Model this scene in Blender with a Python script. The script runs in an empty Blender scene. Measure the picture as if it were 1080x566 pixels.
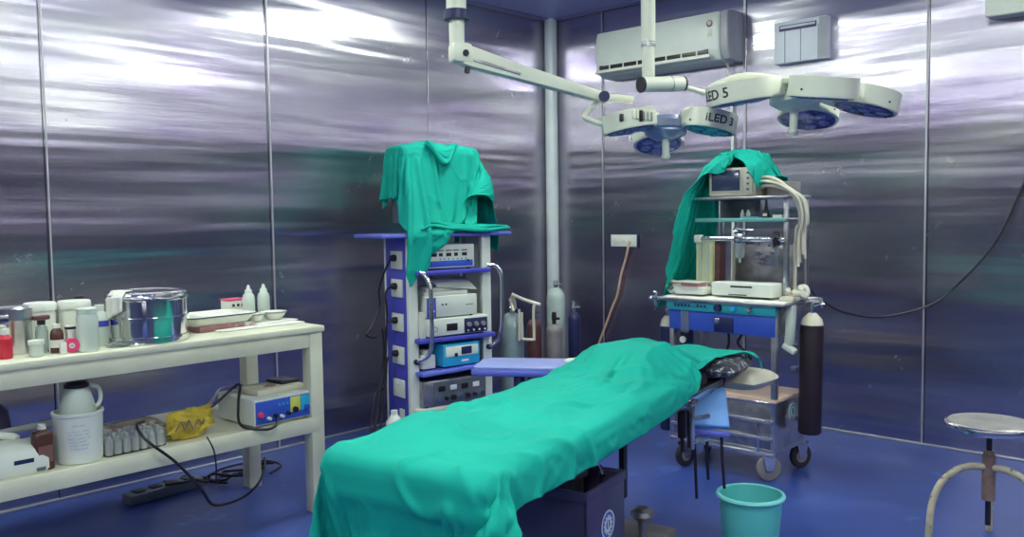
LAMP = 58.0; EXPO = 0.25
import bpy, bmesh, math, random
from mathutils import Vector, Matrix, noise
R = math.radians
PI = math.pi
random.seed(7)
sc = bpy.context.scene
col = sc.collection

# ---------------------------------------------------------------- materials
def mat(name, color, rough=0.5, metal=0.0, var=0.06, vscale=8.0, bump=0.0, bscale=40.0,
        spec=0.5, trans=0.0, emit=None, estr=0.0, stretch=(1, 1, 1), spots=None, coat=0.0, sheen=0.0,
        sub=0.0, ior=1.45, alpha=1.0):
    m = bpy.data.materials.new(name)
    m.use_nodes = True
    nt = m.node_tree
    b = nt.nodes['Principled BSDF']
    b.inputs['Roughness'].default_value = rough
    b.inputs['Metallic'].default_value = metal
    b.inputs['Specular IOR Level'].default_value = spec
    b.inputs['Transmission Weight'].default_value = trans
    b.inputs['Coat Weight'].default_value = coat
    b.inputs['Sheen Weight'].default_value = sheen
    b.inputs['IOR'].default_value = ior
    b.inputs['Alpha'].default_value = alpha
    if emit:
        b.inputs['Emission Color'].default_value = (*emit, 1)
        b.inputs['Emission Strength'].default_value = estr
    tc = nt.nodes.new('ShaderNodeTexCoord')
    mp = nt.nodes.new('ShaderNodeMapping')
    mp.inputs['Scale'].default_value = stretch
    nt.links.new(tc.outputs['Object'], mp.inputs['Vector'])
    n = nt.nodes.new('ShaderNodeTexNoise')
    n.inputs['Scale'].default_value = vscale
    n.inputs['Detail'].default_value = 5
    nt.links.new(mp.outputs['Vector'], n.inputs['Vector'])
    r = nt.nodes.new('ShaderNodeValToRGB')
    r.color_ramp.elements[0].position = 0.3
    r.color_ramp.elements[1].position = 0.7
    lo = [max(0, c * (1 - var * 2)) for c in color]
    hi = [min(1, c * (1 + var)) for c in color]
    r.color_ramp.elements[0].color = (*lo, 1)
    r.color_ramp.elements[1].color = (*hi, 1)
    nt.links.new(n.outputs['Fac'], r.inputs['Fac'])
    out = r.outputs['Color']
    if spots:                       # (colour, scale, threshold)
        n2 = nt.nodes.new('ShaderNodeTexNoise')
        n2.inputs['Scale'].default_value = spots[1]
        n2.inputs['Detail'].default_value = 8
        n2.inputs['Roughness'].default_value = 0.7
        nt.links.new(mp.outputs['Vector'], n2.inputs['Vector'])
        r2 = nt.nodes.new('ShaderNodeValToRGB')
        r2.color_ramp.elements[0].position = spots[2]
        r2.color_ramp.elements[1].position = min(1, spots[2] + 0.06)
        nt.links.new(n2.outputs['Fac'], r2.inputs['Fac'])
        mx = nt.nodes.new('ShaderNodeMix')
        mx.data_type = 'RGBA'
        mx.inputs['B'].default_value = (*spots[0], 1)
        nt.links.new(r2.outputs['Color'], mx.inputs['Factor'])
        nt.links.new(out, mx.inputs['A'])
        out = mx.outputs['Result']
    nt.links.new(out, b.inputs['Base Color'])
    if bump > 0:
        n3 = nt.nodes.new('ShaderNodeTexNoise')
        n3.inputs['Scale'].default_value = bscale
        n3.inputs['Detail'].default_value = 6
        nt.links.new(mp.outputs['Vector'], n3.inputs['Vector'])
        bp = nt.nodes.new('ShaderNodeBump')
        bp.inputs['Strength'].default_value = bump
        bp.inputs['Distance'].default_value = 0.01
        nt.links.new(n3.outputs['Fac'], bp.inputs['Height'])
        nt.links.new(bp.outputs['Normal'], b.inputs['Normal'])
    return m

M = {}
M['sheet'] = mat('green_drape_cloth', (0.005, 0.39, 0.31), 0.75, var=0.05, vscale=5, bump=0.15, bscale=300, sheen=0.0, spec=0.25)
M['cream'] = mat('cream_table_paint', (0.66, 0.66, 0.53), 0.42, var=0.05, vscale=6, spots=((0.42, 0.38, 0.33), 14, 0.70), bump=0.05)
M['white'] = mat('white_enamel', (0.74, 0.76, 0.68), 0.3, var=0.04)
M['whiteplastic'] = mat('white_plastic', (0.72, 0.75, 0.70), 0.4, var=0.03)
M['lampwhite'] = mat('lamp_white_paint', (0.72, 0.73, 0.62), 0.32, var=0.04, vscale=5)
M['milky'] = mat('milky_plastic', (0.70, 0.78, 0.72), 0.35, var=0.03, trans=0.25)
M['clear'] = mat('clear_plastic', (0.75, 0.82, 0.85), 0.12, var=0.02, trans=0.85, ior=1.3)
M['chrome'] = mat('chrome', (0.78, 0.78, 0.80), 0.14, 1.0, var=0.05)
M['steel'] = mat('brushed_steel', (0.58, 0.58, 0.62), 0.3, 1.0, var=0.12, vscale=12)
M['rod'] = mat('dull_steel', (0.42, 0.41, 0.45), 0.4, 1.0, var=0.15, vscale=20)
M['oldpaint'] = mat('chipped_cream_paint', (0.50, 0.45, 0.33), 0.5, 0.0, var=0.15, vscale=14, spots=((0.16, 0.09, 0.07), 26, 0.56), bump=0.3)
M['brownmetal'] = mat('brown_painted_metal', (0.26, 0.17, 0.15), 0.5, 0.1, var=0.15, vscale=25)
M['black'] = mat('black_plastic', (0.015, 0.012, 0.022), 0.4, var=0.1)
M['rubber'] = mat('black_rubber', (0.02, 0.018, 0.03), 0.7, var=0.15)
M['darkpurple'] = mat('dark_cabinet_paint', (0.085, 0.07, 0.17), 0.38, 0.2, var=0.08)
M['blue'] = mat('blue_laminate', (0.07, 0.075, 0.50), 0.3, var=0.07)
M['boardblue'] = mat('blue_board_paint', (0.12, 0.15, 0.62), 0.4, var=0.06, vscale=10)
M['vinylblue'] = mat('pale_blue_vinyl', (0.17, 0.36, 0.78), 0.4, var=0.05, bump=0.1, bscale=20)
M['panelblue'] = mat('panel_blue', (0.04, 0.10, 0.55), 0.35, var=0.05)
M['teal'] = mat('teal_panel_paint', (0.03, 0.36, 0.46), 0.35, var=0.05)
M['cyan'] = mat('cyan_panel', (0.03, 0.40, 0.72), 0.35, var=0.05)
M['bucket'] = mat('aqua_bucket_plastic', (0.13, 0.62, 0.64), 0.35, var=0.03, trans=0.1)
M['red'] = mat('red_plastic', (0.55, 0.02, 0.05), 0.35)
M['pink'] = mat('pink_plastic', (0.75, 0.06, 0.20), 0.4)
M['maroon'] = mat('maroon_paint', (0.15, 0.06, 0.07), 0.4, 0.1, var=0.15, vscale=18, spots=((0.55, 0.50, 0.50), 9, 0.68))
M['greypaint'] = mat('grey_paint', (0.26, 0.24, 0.25), 0.45, 0.1, var=0.15, spots=((0.6, 0.58, 0.6), 9, 0.66))
M['navy'] = mat('navy_paint', (0.02, 0.025, 0.10), 0.4, 0.1, var=0.15)
M['brownglass'] = mat('brown_bottle_plastic', (0.09, 0.035, 0.03), 0.25)
M['blackcyl'] = mat('black_cylinder_paint', (0.018, 0.010, 0.020), 0.4, 0.0, var=0.2, spots=((0.25, 0.22, 0.28), 16, 0.74))
M['whitecyl'] = mat('white_cylinder_paint', (0.50, 0.60, 0.57), 0.4, 0.0, var=0.08)
M['greencyl'] = mat('grey_green_cylinder_paint', (0.30, 0.38, 0.40), 0.35, 0.4, var=0.1)
M['pipe'] = mat('pale_pipe_paint', (0.74, 0.79, 0.80), 0.38, 0.1, var=0.04)
M['lightyellow'] = mat('pale_yellow_panel', (0.66, 0.68, 0.38), 0.4, var=0.04)
M['yellow'] = mat('yellow_bag_plastic', (0.62, 0.46, 0.05), 0.35, var=0.16, vscale=14, bump=0.8, bscale=60)
M['yellowlabel'] = mat('yellow_label', (0.62, 0.66, 0.12), 0.5)
M['orange'] = mat('orange_tube_rubber', (0.66, 0.42, 0.30), 0.4)
M['tubewhite'] = mat('cream_tubing', (0.66, 0.62, 0.52), 0.4)
M['glasslens'] = mat('violet_lamp_glass', (0.16, 0.15, 0.42), 0.15, 0.3, var=0.35, vscale=40)
M['teallens'] = mat('teal_lamp_glass', (0.03, 0.42, 0.48), 0.15, 0.2, var=0.3, vscale=30)
M['silverhub'] = mat('silver_blue_hub', (0.42, 0.46, 0.62), 0.3, 0.5)
M['textblack'] = mat('black_lettering', (0.03, 0.03, 0.06), 0.5)
M['textwhite'] = mat('pale_lettering', (0.70, 0.72, 0.78), 0.5)
M['paper'] = mat('paper', (0.72, 0.73, 0.68), 0.7, var=0.03)
M['skinpad'] = mat('cream_cushion_vinyl', (0.62, 0.58, 0.48), 0.5, var=0.06, bump=0.2, bscale=25)
M['blackpillow'] = mat('black_patterned_vinyl', (0.03, 0.03, 0.05), 0.45, var=0.2, spots=((0.50, 0.52, 0.56), 38, 0.54), bump=0.4, bscale=50)
M['woodtray'] = mat('tan_board', (0.58, 0.42, 0.34), 0.5, var=0.08)
M['greyunit'] = mat('dark_grey_unit', (0.14, 0.16, 0.20), 0.4, 0.3, var=0.1)
M['screen'] = mat('dark_screen_glass', (0.05, 0.07, 0.14), 0.12, 0.0, spec=0.8)
M['acgrey'] = mat('grey_plastic_end', (0.42, 0.42, 0.46), 0.4)
M['brownbase'] = mat('worn_base_plate', (0.20, 0.17, 0.18), 0.5, 0.2, var=0.2, vscale=12)
M['plasticfilm'] = mat('clear_shrink_film', (0.92, 0.94, 0.97), 0.15, var=0.1, trans=0.95, ior=1.05, bump=0.6, bscale=30)

# ---------------------------------------------------------------- mesh helpers
class MB:
    def __init__(s, M4=None):
        s.bm = bmesh.new(); s.T = M4 or Matrix()
    def _add(s, verts, faces):
        vs = [s.bm.verts.new(s.T @ Vector(v)) for v in verts]
        for f in faces:
            try: s.bm.faces.new([vs[i] for i in f])
            except ValueError: pass
        return s
    def box(s, c, d, bevel=0.0, rot=None, seg=2):
        t = bmesh.new()
        bmesh.ops.create_cube(t, size=1)
        bmesh.ops.scale(t, vec=d, verts=t.verts)
        if bevel > 0:
            bmesh.ops.bevel(t, geom=t.edges[:], offset=min(bevel, min(d) * 0.45), segments=seg, profile=0.5, affect='EDGES')
        m = Matrix.Translation(c) @ (rot if rot else Matrix())
        return s._merge(t, m)
    def _merge(s, t, m):
        mm = s.T @ m
        idx = {v: s.bm.verts.new(mm @ v.co) for v in t.verts}
        for f in t.faces:
            try: s.bm.faces.new([idx[v] for v in f.verts])
            except ValueError: pass
        t.free()
        return s
    def ring(s, center, axis, r, n, up=None):
        axis = Vector(axis).normalized()
        ref = up if up is not None else (Vector((0, 0, 1)) if abs(axis.z) < 0.9 else Vector((1, 0, 0)))
        a = axis.cross(ref).normalized(); b = axis.cross(a)
        return [Vector(center) + (a * math.cos(2 * PI * i / n) + b * math.sin(2 * PI * i / n)) * r for i in range(n)], a
    def cyl(s, p0, p1, r0, r1=None, n=20, caps=True):
        r1 = r0 if r1 is None else r1
        p0, p1 = Vector(p0), Vector(p1)
        A, _ = s.ring(p0, p1 - p0, r0, n); B, _ = s.ring(p1, p1 - p0, r1, n)
        f = [(i, (i + 1) % n, n + (i + 1) % n, n + i) for i in range(n)]
        if caps: f += [tuple(range(n))[::-1], tuple(range(n, 2 * n))]
        return s._add(A + B, f)
    def lathe(s, prof, n=28, o=(0, 0, 0), axis=None):
        m = Matrix.Translation(o)
        if axis is not None:
            m = m @ Vector((0, 0, 1)).rotation_difference(Vector(axis)).to_matrix().to_4x4()
        vs = []; rows = []
        for r, z in prof:
            if r < 1e-6:
                rows.append([len(vs)]); vs.append(m @ Vector((0, 0, z)))
            else:
                rows.append(list(range(len(vs), len(vs) + n)))
                vs += [m @ Vector((r * math.cos(2 * PI * i / n), r * math.sin(2 * PI * i / n), z)) for i in range(n)]
        f = []
        for a, b in zip(rows, rows[1:]):
            for i in range(n):
                j = (i + 1) % n
                if len(a) == 1 and len(b) == 1: break
                if len(a) == 1: f.append((a[0], b[j], b[i]))
                elif len(b) == 1: f.append((a[i], a[j], b[0]))
                else: f.append((a[i], a[j], b[j], b[i]))
        return s._add(vs, f)
    def tube(s, pts, r, n=10, smooth=6, closed=False, caps=True):
        P = [Vector(p) for p in pts]
        if smooth > 1 and len(P) > 2:
            Q = []; L = len(P)
            rng = range(L if closed else L - 1)
            for i in rng:
                p0 = P[(i - 1) % L] if (closed or i > 0) else P[0]
                p1 = P[i]; p2 = P[(i + 1) % L]
                p3 = P[(i + 2) % L] if (closed or i + 2 < L) else P[-1]
                for k in range(smooth):
                    t = k / smooth
                    Q.append(0.5 * ((2 * p1) + (p2 - p0) * t + (2 * p0 - 5 * p1 + 4 * p2 - p3) * t * t + (3 * p1 - p0 - 3 * p2 + p3) * t ** 3))
            if not closed: Q.append(P[-1])
            P = Q
        vs = []; up = None; L = len(P)
        for i, p in enumerate(P):
            d = (P[(i + 1) % L] - P[(i - 1) % L]) if closed else (P[min(i + 1, L - 1)] - P[max(i - 1, 0)])
            if d.length < 1e-9: d = Vector((0, 0, 1))
            d.normalize()
            if up is None:
                up = Vector((0, 0, 1)) if abs(d.z) < 0.9 else Vector((1, 0, 0))
            a = up - d * up.dot(d)
            if a.length < 1e-5: a = d.orthogonal()
            a.normalize(); up = a; b = d.cross(a)
            rr = r[min(i, len(r) - 1)] if isinstance(r, (list, tuple)) else r
            vs += [p + (a * math.cos(2 * PI * k / n) + b * math.sin(2 * PI * k / n)) * rr for k in range(n)]
        f = []
        for i in range(L if closed else L - 1):
            for k in range(n):
                a0 = i * n + k; a1 = i * n + (k + 1) % n; j = (i + 1) % L
                f.append((a0, a1, j * n + (k + 1) % n, j * n + k))
        if caps and not closed:
            f += [tuple(range(n))[::-1], tuple(range((L - 1) * n, L * n))]
        return s._add(vs, f)
    def prism(s, outline, z0, z1, bevel=0.0, rot=None, o=(0, 0, 0)):
        t = bmesh.new(); n = len(outline)
        A = [t.verts.new((x, y, z0)) for x, y in outline]; B = [t.verts.new((x, y, z1)) for x, y in outline]
        for i in range(n): t.faces.new((A[i], A[(i + 1) % n], B[(i + 1) % n], B[i]))
        t.faces.new(A[::-1]); top = t.faces.new(B)
        if bevel > 0:
            bmesh.ops.bevel(t, geom=[e for e in t.edges if abs(e.verts[0].co.z - e.verts[1].co.z) < 1e-6], offset=bevel, segments=2, profile=0.5, affect='EDGES')
        return s._merge(t, Matrix.Translation(o) @ (rot or Matrix()))
    def ell(s, c, rad, n=24, rot=None, nz=12):
        prof = [(math.sin(PI * i / nz), -math.cos(PI * i / nz)) for i in range(nz + 1)]
        t = MB(); t.lathe(prof, n)
        return s._merge(t.bm, Matrix.Translation(c) @ (rot or Matrix()) @ Matrix.Diagonal((*rad, 1)))
    def build(s, name, m, parent=None, loc=(0, 0, 0), rot=(0, 0, 0), ang=35):
        bmesh.ops.recalc_face_normals(s.bm, faces=s.bm.faces)
        me = bpy.data.meshes.new(name); s.bm.to_mesh(me); s.bm.free()
        me.polygons.foreach_set('use_smooth', [True] * len(me.polygons))
        me.set_sharp_from_angle(angle=R(ang))
        me.materials.append(M[m] if isinstance(m, str) else m)
        o = bpy.data.objects.new(name, me); col.objects.link(o)
        o.location = loc; o.rotation_euler = rot
        if parent: o.parent = parent
        return o

def tag(o, label, cat, group=None, kind=None):
    o['label'] = label
    if cat: o['category'] = cat
    if group: o['group'] = group
    if kind: o['kind'] = kind
    return o
def thing(name, label, cat, loc=(0, 0, 0), rz=0.0, group=None, rot=None):
    o = bpy.data.objects.new(name, None); col.objects.link(o)
    o.empty_display_size = 0.05
    o.location = loc; o.rotation_euler = rot if rot else (0, 0, rz)
    return tag(o, label, cat, group)
def struct(name, mb, m, loc=(0, 0, 0)):
    o = mb.build(name, m, None, loc); o['kind'] = 'structure'; return o
def copy_tree(o, parent=None):
    c = o.copy(); col.objects.link(c)
    if parent: c.parent = parent
    for ch in [x for x in col.objects if x.parent == o]:
        copy_tree(ch, c)
    return c
def circle(r, n=28, cx=0, cy=0):
    return [(cx + r * math.cos(2 * PI * i / n), cy + r * math.sin(2 * PI * i / n)) for i in range(n)]
def rot_z(a): return Matrix.Rotation(a, 4, 'Z')

def text_mesh(body, size, depth=0.0006, bold=0.0):
    cu = bpy.data.curves.new('t', 'FONT'); cu.body = body; cu.size = size
    cu.extrude = depth; cu.offset = bold; cu.align_x = 'CENTER'; cu.align_y = 'CENTER'; cu.resolution_u = 3
    o = bpy.data.objects.new('t', cu); col.objects.link(o)
    me = bpy.data.meshes.new_from_object(o.evaluated_get(bpy.context.evaluated_depsgraph_get()))
    bpy.data.objects.remove(o); bpy.data.curves.remove(cu)
    return me
def text_obj(name, body, size, m, parent, matrix, bold=0.0, wrap=None, depth=0.0006):
    me = text_mesh(body, size, depth, bold)
    if wrap:      # bend round a cylinder of radius wrap about the text's vertical
        bm = bmesh.new(); bm.from_mesh(me)
        bmesh.ops.triangulate(bm, faces=bm.faces)
        for v in bm.verts:
            x, y, z = v.co; a = x / wrap; rr = wrap + z
            v.co = (rr * math.sin(a), y, rr * math.cos(a) - wrap)
        bm.to_mesh(me); bm.free()
    me.transform(matrix); me.materials.clear(); me.materials.append(M[m])
    o = bpy.data.objects.new(name, me); col.objects.link(o); o.parent = parent
    return o

# ---------------------------------------------------------------- cloth
def drape(name, m, grid_fn, nu, nv, colliders, frames=45, pin=None, thick=0.002, mass=0.3, stiff=8, bend=0.4,
          dist=0.008, fric=30, shrink=0.0, wrinkle=None, parent=None, keep_world=True, sub=1, quality=6):
    """Let a sheet of cloth fall over the things it covers, then keep the settled shape as a plain mesh."""
    bm = bmesh.new(); g = []
    for i in range(nu):
        g.append([bm.verts.new(grid_fn(i / (nu - 1), j / (nv - 1))) for j in range(nv)])
    for i in range(nu - 1):
        for j in range(nv - 1):
            bm.faces.new((g[i][j], g[i + 1][j], g[i + 1][j + 1], g[i][j + 1]))
    me = bpy.data.meshes.new(name); bm.to_mesh(me); bm.free()
    o = bpy.data.objects.new(name, me); col.objects.link(o)
    tmp = []
    for mb in colliders:
        c = mb.build('c', 'black'); tmp.append(c)
        md = c.modifiers.new('c', 'COLLISION')
        c.collision.thickness_outer = dist; c.collision.thickness_inner = 0.05; c.collision.cloth_friction = fric
        c.collision.damping = 0.8
    if pin:
        vg = o.vertex_groups.new(name='pin')
        for i in range(nu):
            for j in range(nv):
                w = pin(i / (nu - 1), j / (nv - 1))
                if w > 0: vg.add([i * nv + j], w, 'REPLACE')
    cl = o.modifiers.new('cloth', 'CLOTH'); s = cl.settings
    s.quality = quality; s.mass = mass; s.air_damping = 2.0
    s.tension_stiffness = stiff; s.compression_stiffness = stiff; s.shear_stiffness = stiff * 0.5; s.bending_stiffness = bend
    s.shrink_min = shrink
    if pin: s.vertex_group_mass = 'pin'
    cl.collision_settings.distance_min = dist; cl.collision_settings.collision_quality = 3
    cl.point_cache.frame_start = 1; cl.point_cache.frame_end = frames + 1
    for f in range(1, frames + 1): sc.frame_set(f)
    dg = bpy.context.evaluated_depsgraph_get()
    res = bpy.data.meshes.new_from_object(o.evaluated_get(dg))
    res.name = name
    bpy.data.objects.remove(o); bpy.data.meshes.remove(me)
    for c in tmp:
        d = c.data; bpy.data.objects.remove(c); bpy.data.meshes.remove(d)
    sc.frame_set(1)
    if wrinkle:
        bm = bmesh.new(); bm.from_mesh(res)
        bmesh.ops.subdivide_edges(bm, edges=bm.edges[:], cuts=1, smooth=1.0, use_grid_fill=True)
        bm.normal_update()
        amp, sc_, seed = wrinkle
        for v in bm.verts:
            p = v.co; w1 = noise.noise(p * 1.6 + Vector((seed, 0, 0)))
            q = Vector((p.x + 0.55 * p.y + 0.10 * noise.noise(p * 4), (p.y - 0.4 * p.x) * 0.35, p.z * 0.6)) * sc_
            r1 = 1 - abs(noise.noise(q + Vector((seed, 3, 1)))) * 2.6
            q2 = Vector(((p.x - 0.9 * p.y) * 0.4, p.y + 0.5 * p.x + 0.08 * noise.noise(p * 5), p.z * 0.6)) * sc_ * 1.2
            r2 = 1 - abs(noise.noise(q2 + Vector((9, seed, 1)))) * 2.8
            m1 = min(1, max(0, 0.5 + 1.8 * w1)); 
            v.co += v.normal * amp * (max(0, r1) ** 3.2 * m1 + max(0, r2) ** 3.2 * (1 - m1) * 0.9)
        bm.to_mesh(res); bm.free()
    res.materials.clear(); res.materials.append(M[m])
    res.polygons.foreach_set('use_smooth', [True] * len(res.polygons))
    ob = bpy.data.objects.new(name, res); col.objects.link(ob)
    if sub:
        sb = ob.modifiers.new('s', 'SUBSURF'); sb.levels = sub; sb.render_levels = sub
    so = ob.modifiers.new('t', 'SOLIDIFY'); so.thickness = thick; so.offset = 1
    return ob
M['maroonpaper'] = mat('reddish_packing', (0.35, 0.16, 0.17), 0.6, spots=((0.6, 0.6, 0.55), 12, 0.55))
M['brownlabel'] = mat('brown_label', (0.20, 0.10, 0.09), 0.5)
M['faintprint'] = mat('faint_blue_print', (0.50, 0.58, 0.68), 0.5)
M['cyl_teal'] = mat('teal_green_edge', (0.16, 0.42, 0.40), 0.4)
M['boxwhite'] = mat('cool_white_laminate', (0.80, 0.83, 0.90), 0.4, var=0.02)
M['bucketrim'] = mat('aqua_rim', (0.22, 0.74, 0.74), 0.35, var=0.03)
M['seatsteel'] = mat('worn_seat_metal', (0.45, 0.43, 0.40), 0.35, 0.7, var=0.12, vscale=10, spots=((.25, .2, .18), 20, .64))
# ================================================================ ROOM
H = 2.8; XMIN = -6.9; YMIN = -6.4
def steel_wall_material():
    m = bpy.data.materials.new('steel_wall_panel'); m.use_nodes = True
    nt = m.node_tree; b = nt.nodes['Principled BSDF']; L = nt.links.new
    b.inputs['Metallic'].default_value = 1.0
    b.inputs['Anisotropic'].default_value = 0.93; b.inputs['Anisotropic Rotation'].default_value = 0.0
    tg = nt.nodes.new('ShaderNodeTangent'); tg.direction_type = 'UV_MAP'; tg.uv_map = 'UVMap'; L(tg.outputs[0], b.inputs['Tangent'])
    tc = nt.nodes.new('ShaderNodeTexCoord')
    def noise(scale, stretch, detail=4, rough=0.55, dist=0.0):
        mp = nt.nodes.new('ShaderNodeMapping'); mp.inputs['Scale'].default_value = stretch
        L(tc.outputs['Object'], mp.inputs['Vector'])
        n = nt.nodes.new('ShaderNodeTexNoise'); n.inputs['Scale'].default_value = scale
        n.inputs['Detail'].default_value = detail; n.inputs['Roughness'].default_value = rough
        n.inputs['Distortion'].default_value = dist
        L(mp.outputs['Vector'], n.inputs['Vector']); return n
    def ramp(src, a, bb, ca, cb):
        r = nt.nodes.new('ShaderNodeValToRGB'); e = r.color_ramp.elements
        e[0].position = a; e[1].position = bb; e[0].color = (*ca, 1); e[1].color = (*cb, 1)
        L(src, r.inputs['Fac']); return r
    big = noise(0.9, (1, 1, 3.0), 4)
    colr = ramp(big.outputs['Fac'], 0.3, 0.7, (0.42, 0.36, 0.54), (0.62, 0.62, 0.63))
    smudge = noise(6.0, (1, 1, 1), 9, 0.75, 0.2)
    sm = ramp(smudge.outputs['Fac'], 0.58, 0.74, (0, 0, 0), (1, 1, 1))
    mx = nt.nodes.new('ShaderNodeMix'); mx.data_type = 'RGBA'; mx.inputs['B'].default_value = (0.74, 0.74, 0.76, 1)
    mul = nt.nodes.new('ShaderNodeMath'); mul.operation = 'MULTIPLY'; mul.inputs[1].default_value = 0.20
    L(sm.outputs['Color'], mul.inputs[0]); L(mul.outputs[0], mx.inputs['Factor']); L(colr.outputs['Color'], mx.inputs['A'])
    L(mx.outputs['Result'], b.inputs['Base Color'])
    r1 = nt.nodes.new('ShaderNodeMapRange'); r1.inputs['To Min'].default_value = 0.20; r1.inputs['To Max'].default_value = 0.30
    L(big.outputs['Fac'], r1.inputs['Value'])
    ad = nt.nodes.new('ShaderNodeMath'); ad.operation = 'MULTIPLY_ADD'; ad.inputs[1].default_value = 0.05
    L(sm.outputs['Color'], ad.inputs[0]); L(r1.outputs['Result'], ad.inputs[2]); L(ad.outputs[0], b.inputs['Roughness'])
    w = noise(1.0, (0.22, 0.22, 2.6), 3, 0.45, 0.2)
    fine = noise(1.0, (3, 3, 60), 3)
    bp = nt.nodes.new('ShaderNodeBump'); bp.inputs['Strength'].default_value = 1.0; bp.inputs['Distance'].default_value = 0.022
    L(w.outputs['Fac'], bp.inputs['Height'])
    bp2 = nt.nodes.new('ShaderNodeBump'); bp2.inputs['Strength'].default_value = 0.25; bp2.inputs['Distance'].default_value = 0.001
    L(fine.outputs['Fac'], bp2.inputs['Height']); L(bp.outputs['Normal'], bp2.inputs['Normal'])
    L(bp2.outputs['Normal'], b.inputs['Normal'])
    return m
M['wall'] = steel_wall_material()
M['gap'] = mat('dark_joint', (0.04, 0.03, 0.06), 0.6)
M['strip'] = mat('pale_joint_strip', (0.50, 0.50, 0.56), 0.4, 0.6)
M['ceiling'] = mat('violet_steel_ceiling', (0.50, 0.50, 0.85), 0.45, 0.55, var=0.06, vscale=2, bump=0.1, bscale=3)
M['floor'] = mat('blue_vinyl_floor', (0.034, 0.068, 0.30), 0.28, 0.0, var=0.16, vscale=1.6, stretch=(1, 1, 1), bump=0.05, bscale=6,
                 spots=((0.05, 0.12, 0.42), 3.5, 0.60), spec=0.5)

# walls: stainless panels with narrow joints, each a hair out of true
random.seed(3)
def wall(name, axis, seams, lo, hi, face, inward):
    mb = MB(); ss = [lo] + sorted(seams) + [hi]
    for a, b in zip(ss, ss[1:]):
        c = (a + b) / 2; w = b - a - 0.004
        tilt = random.uniform(-0.0035, 0.0035); yaw = random.uniform(-0.003, 0.003)
        if axis == 'x':
            mb.box((c, face - inward * 0.012, H / 2), (w, 0.02, H), 0.002, Matrix.Rotation(tilt, 4, 'X') @ rot_z(yaw), seg=1)
        else:
            mb.box((face - inward * 0.012, c, H / 2), (0.02, w, H), 0.002, Matrix.Rotation(tilt, 4, 'Y') @ rot_z(yaw), seg=1)
    o = struct(name, mb, 'wall'); me = o.data; uv = me.uv_layers.new(name='UVMap')
    for lp in me.loops:
        c = me.vertices[lp.vertex_index].co; uv.data[lp.index].uv = ((c.x if axis == 'x' else c.y) * 0.1 + 0.7, c.z * 0.1)
    g = MB()
    if axis == 'x': g.box(((lo + hi) / 2, face - inward * 0.07, H / 2), (hi - lo + 0.3, 0.08, H + 0.2))
    else: g.box((face - inward * 0.07, (lo + hi) / 2, H / 2), (0.08, hi - lo + 0.3, H + 0.2))
    return g
LS = [-4.83, -3.641, -2.456, -1.25]; RS = [-0.509, -1.646, -2.753, -3.87, -5.0]
g1 = wall('wall_left', 'x', LS + [-6.0], XMIN, 0.0, 0.0, -1)
g2 = wall('wall_right', 'y', RS, YMIN, 0.0, 0.0, -1)
g3 = wall('wall_back', 'x', [-5.7, -4.5, -3.3, -2.1, -0.9], XMIN, 0.0, YMIN, 1)
g4 = wall('wall_near', 'y', [-5.2, -4.0, -2.8, -1.6, -0.4], YMIN, 0.0, XMIN, 1)
for i, g in enumerate((g1, g2, g3, g4)):
    struct('trim_%d' % (i + 1), g, 'gap')
# pale sealant strips beside three of the joints
struct('trim_5', MB().box((-0.0015, -0.509 + 0.012, 1.4), (0.003, 0.010, 2.8)), 'strip')
struct('trim_6', MB().box((-0.0015, -2.753 + 0.010, 1.4), (0.003, 0.010, 2.8)), 'strip')
struct('trim_7', MB().box((-2.456 + 0.012, -0.0015, 1.4), (0.010, 0.003, 2.8)), 'strip')
struct('trim_8', MB().box((-3.641 + 0.012, -0.0015, 1.4), (0.006, 0.003, 2.8)), 'strip')
struct('trim_9', MB().box((-0.0015, -1.646 + 0.012, 1.4), (0.003, 0.016, 2.8)), 'strip')
struct('floor', MB().box(((XMIN) / 2, YMIN / 2, -0.05), (-XMIN, -YMIN, 0.1)), 'floor')
struct('ceiling', MB().box(((XMIN) / 2, YMIN / 2, H + 0.05), (-XMIN + 0.1, -YMIN + 0.1, 0.1)), 'ceiling')
struct('baseboard_left', MB().box((XMIN / 2, -0.006, 0.006), (-XMIN, 0.012, 0.012), 0.003), 'strip')
struct('baseboard_right', MB().box((-0.006, YMIN / 2, 0.006), (0.012, -YMIN, 0.012), 0.003), 'strip')
# cornice strips where ceiling meets the walls
M['cornice'] = mat('violet_cornice', (0.36, 0.35, 0.62), 0.4, 0.6)
struct('trim_10', MB().box((XMIN / 2, -0.035, H - 0.004), (-XMIN, 0.07, 0.008), 0.002), 'cornice')
struct('trim_11', MB().box((-0.035, YMIN / 2 - .035, H - 0.004), (0.07, -YMIN - .07, 0.008), 0.002), 'cornice')

# ceiling luminaires (out of frame, mirrored in the steel walls)
M['tube'] = mat('lamp_diffuser', (0.9, 0.95, 0.85), 0.5, emit=(0.90, 1.0, 0.86), estr=LAMP)
LIGHTS = [(x, y) for x in (-1.45, -3.65, -5.8) for y in (-1.15, -3.3, -5.3)]
WH = {(-1.45, -1.15): 'in the corner by the pipe', (-1.45, -3.3): 'by the wall behind the stool', (-1.45, -5.3): 'farthest along the trolley wall',
      (-3.65, -1.15): 'over the instrument table', (-3.65, -3.3): 'in the middle of the ceiling', (-3.65, -5.3): 'at the middle of the rear',
      (-5.8, -1.15): 'near the left end of the instrument table wall', (-5.8, -3.3): 'above the viewer', (-5.8, -5.3): 'in the rear corner'}
for (x, y) in LIGHTS:
    t = thing('ceiling_light', 'square recessed ceiling panel light ' + WH[(x, y)], 'light', (x, y, H), group='ceiling panel lights')
    MB().box((0, 0, -0.015), (0.42, 0.42, 0.03), 0.006).build('housing', 'white', t)
    MB().box((0, 0, -0.034), (0.36, 0.36, 0.010), 0.004).build('diffuser', 'tube', t)

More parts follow.
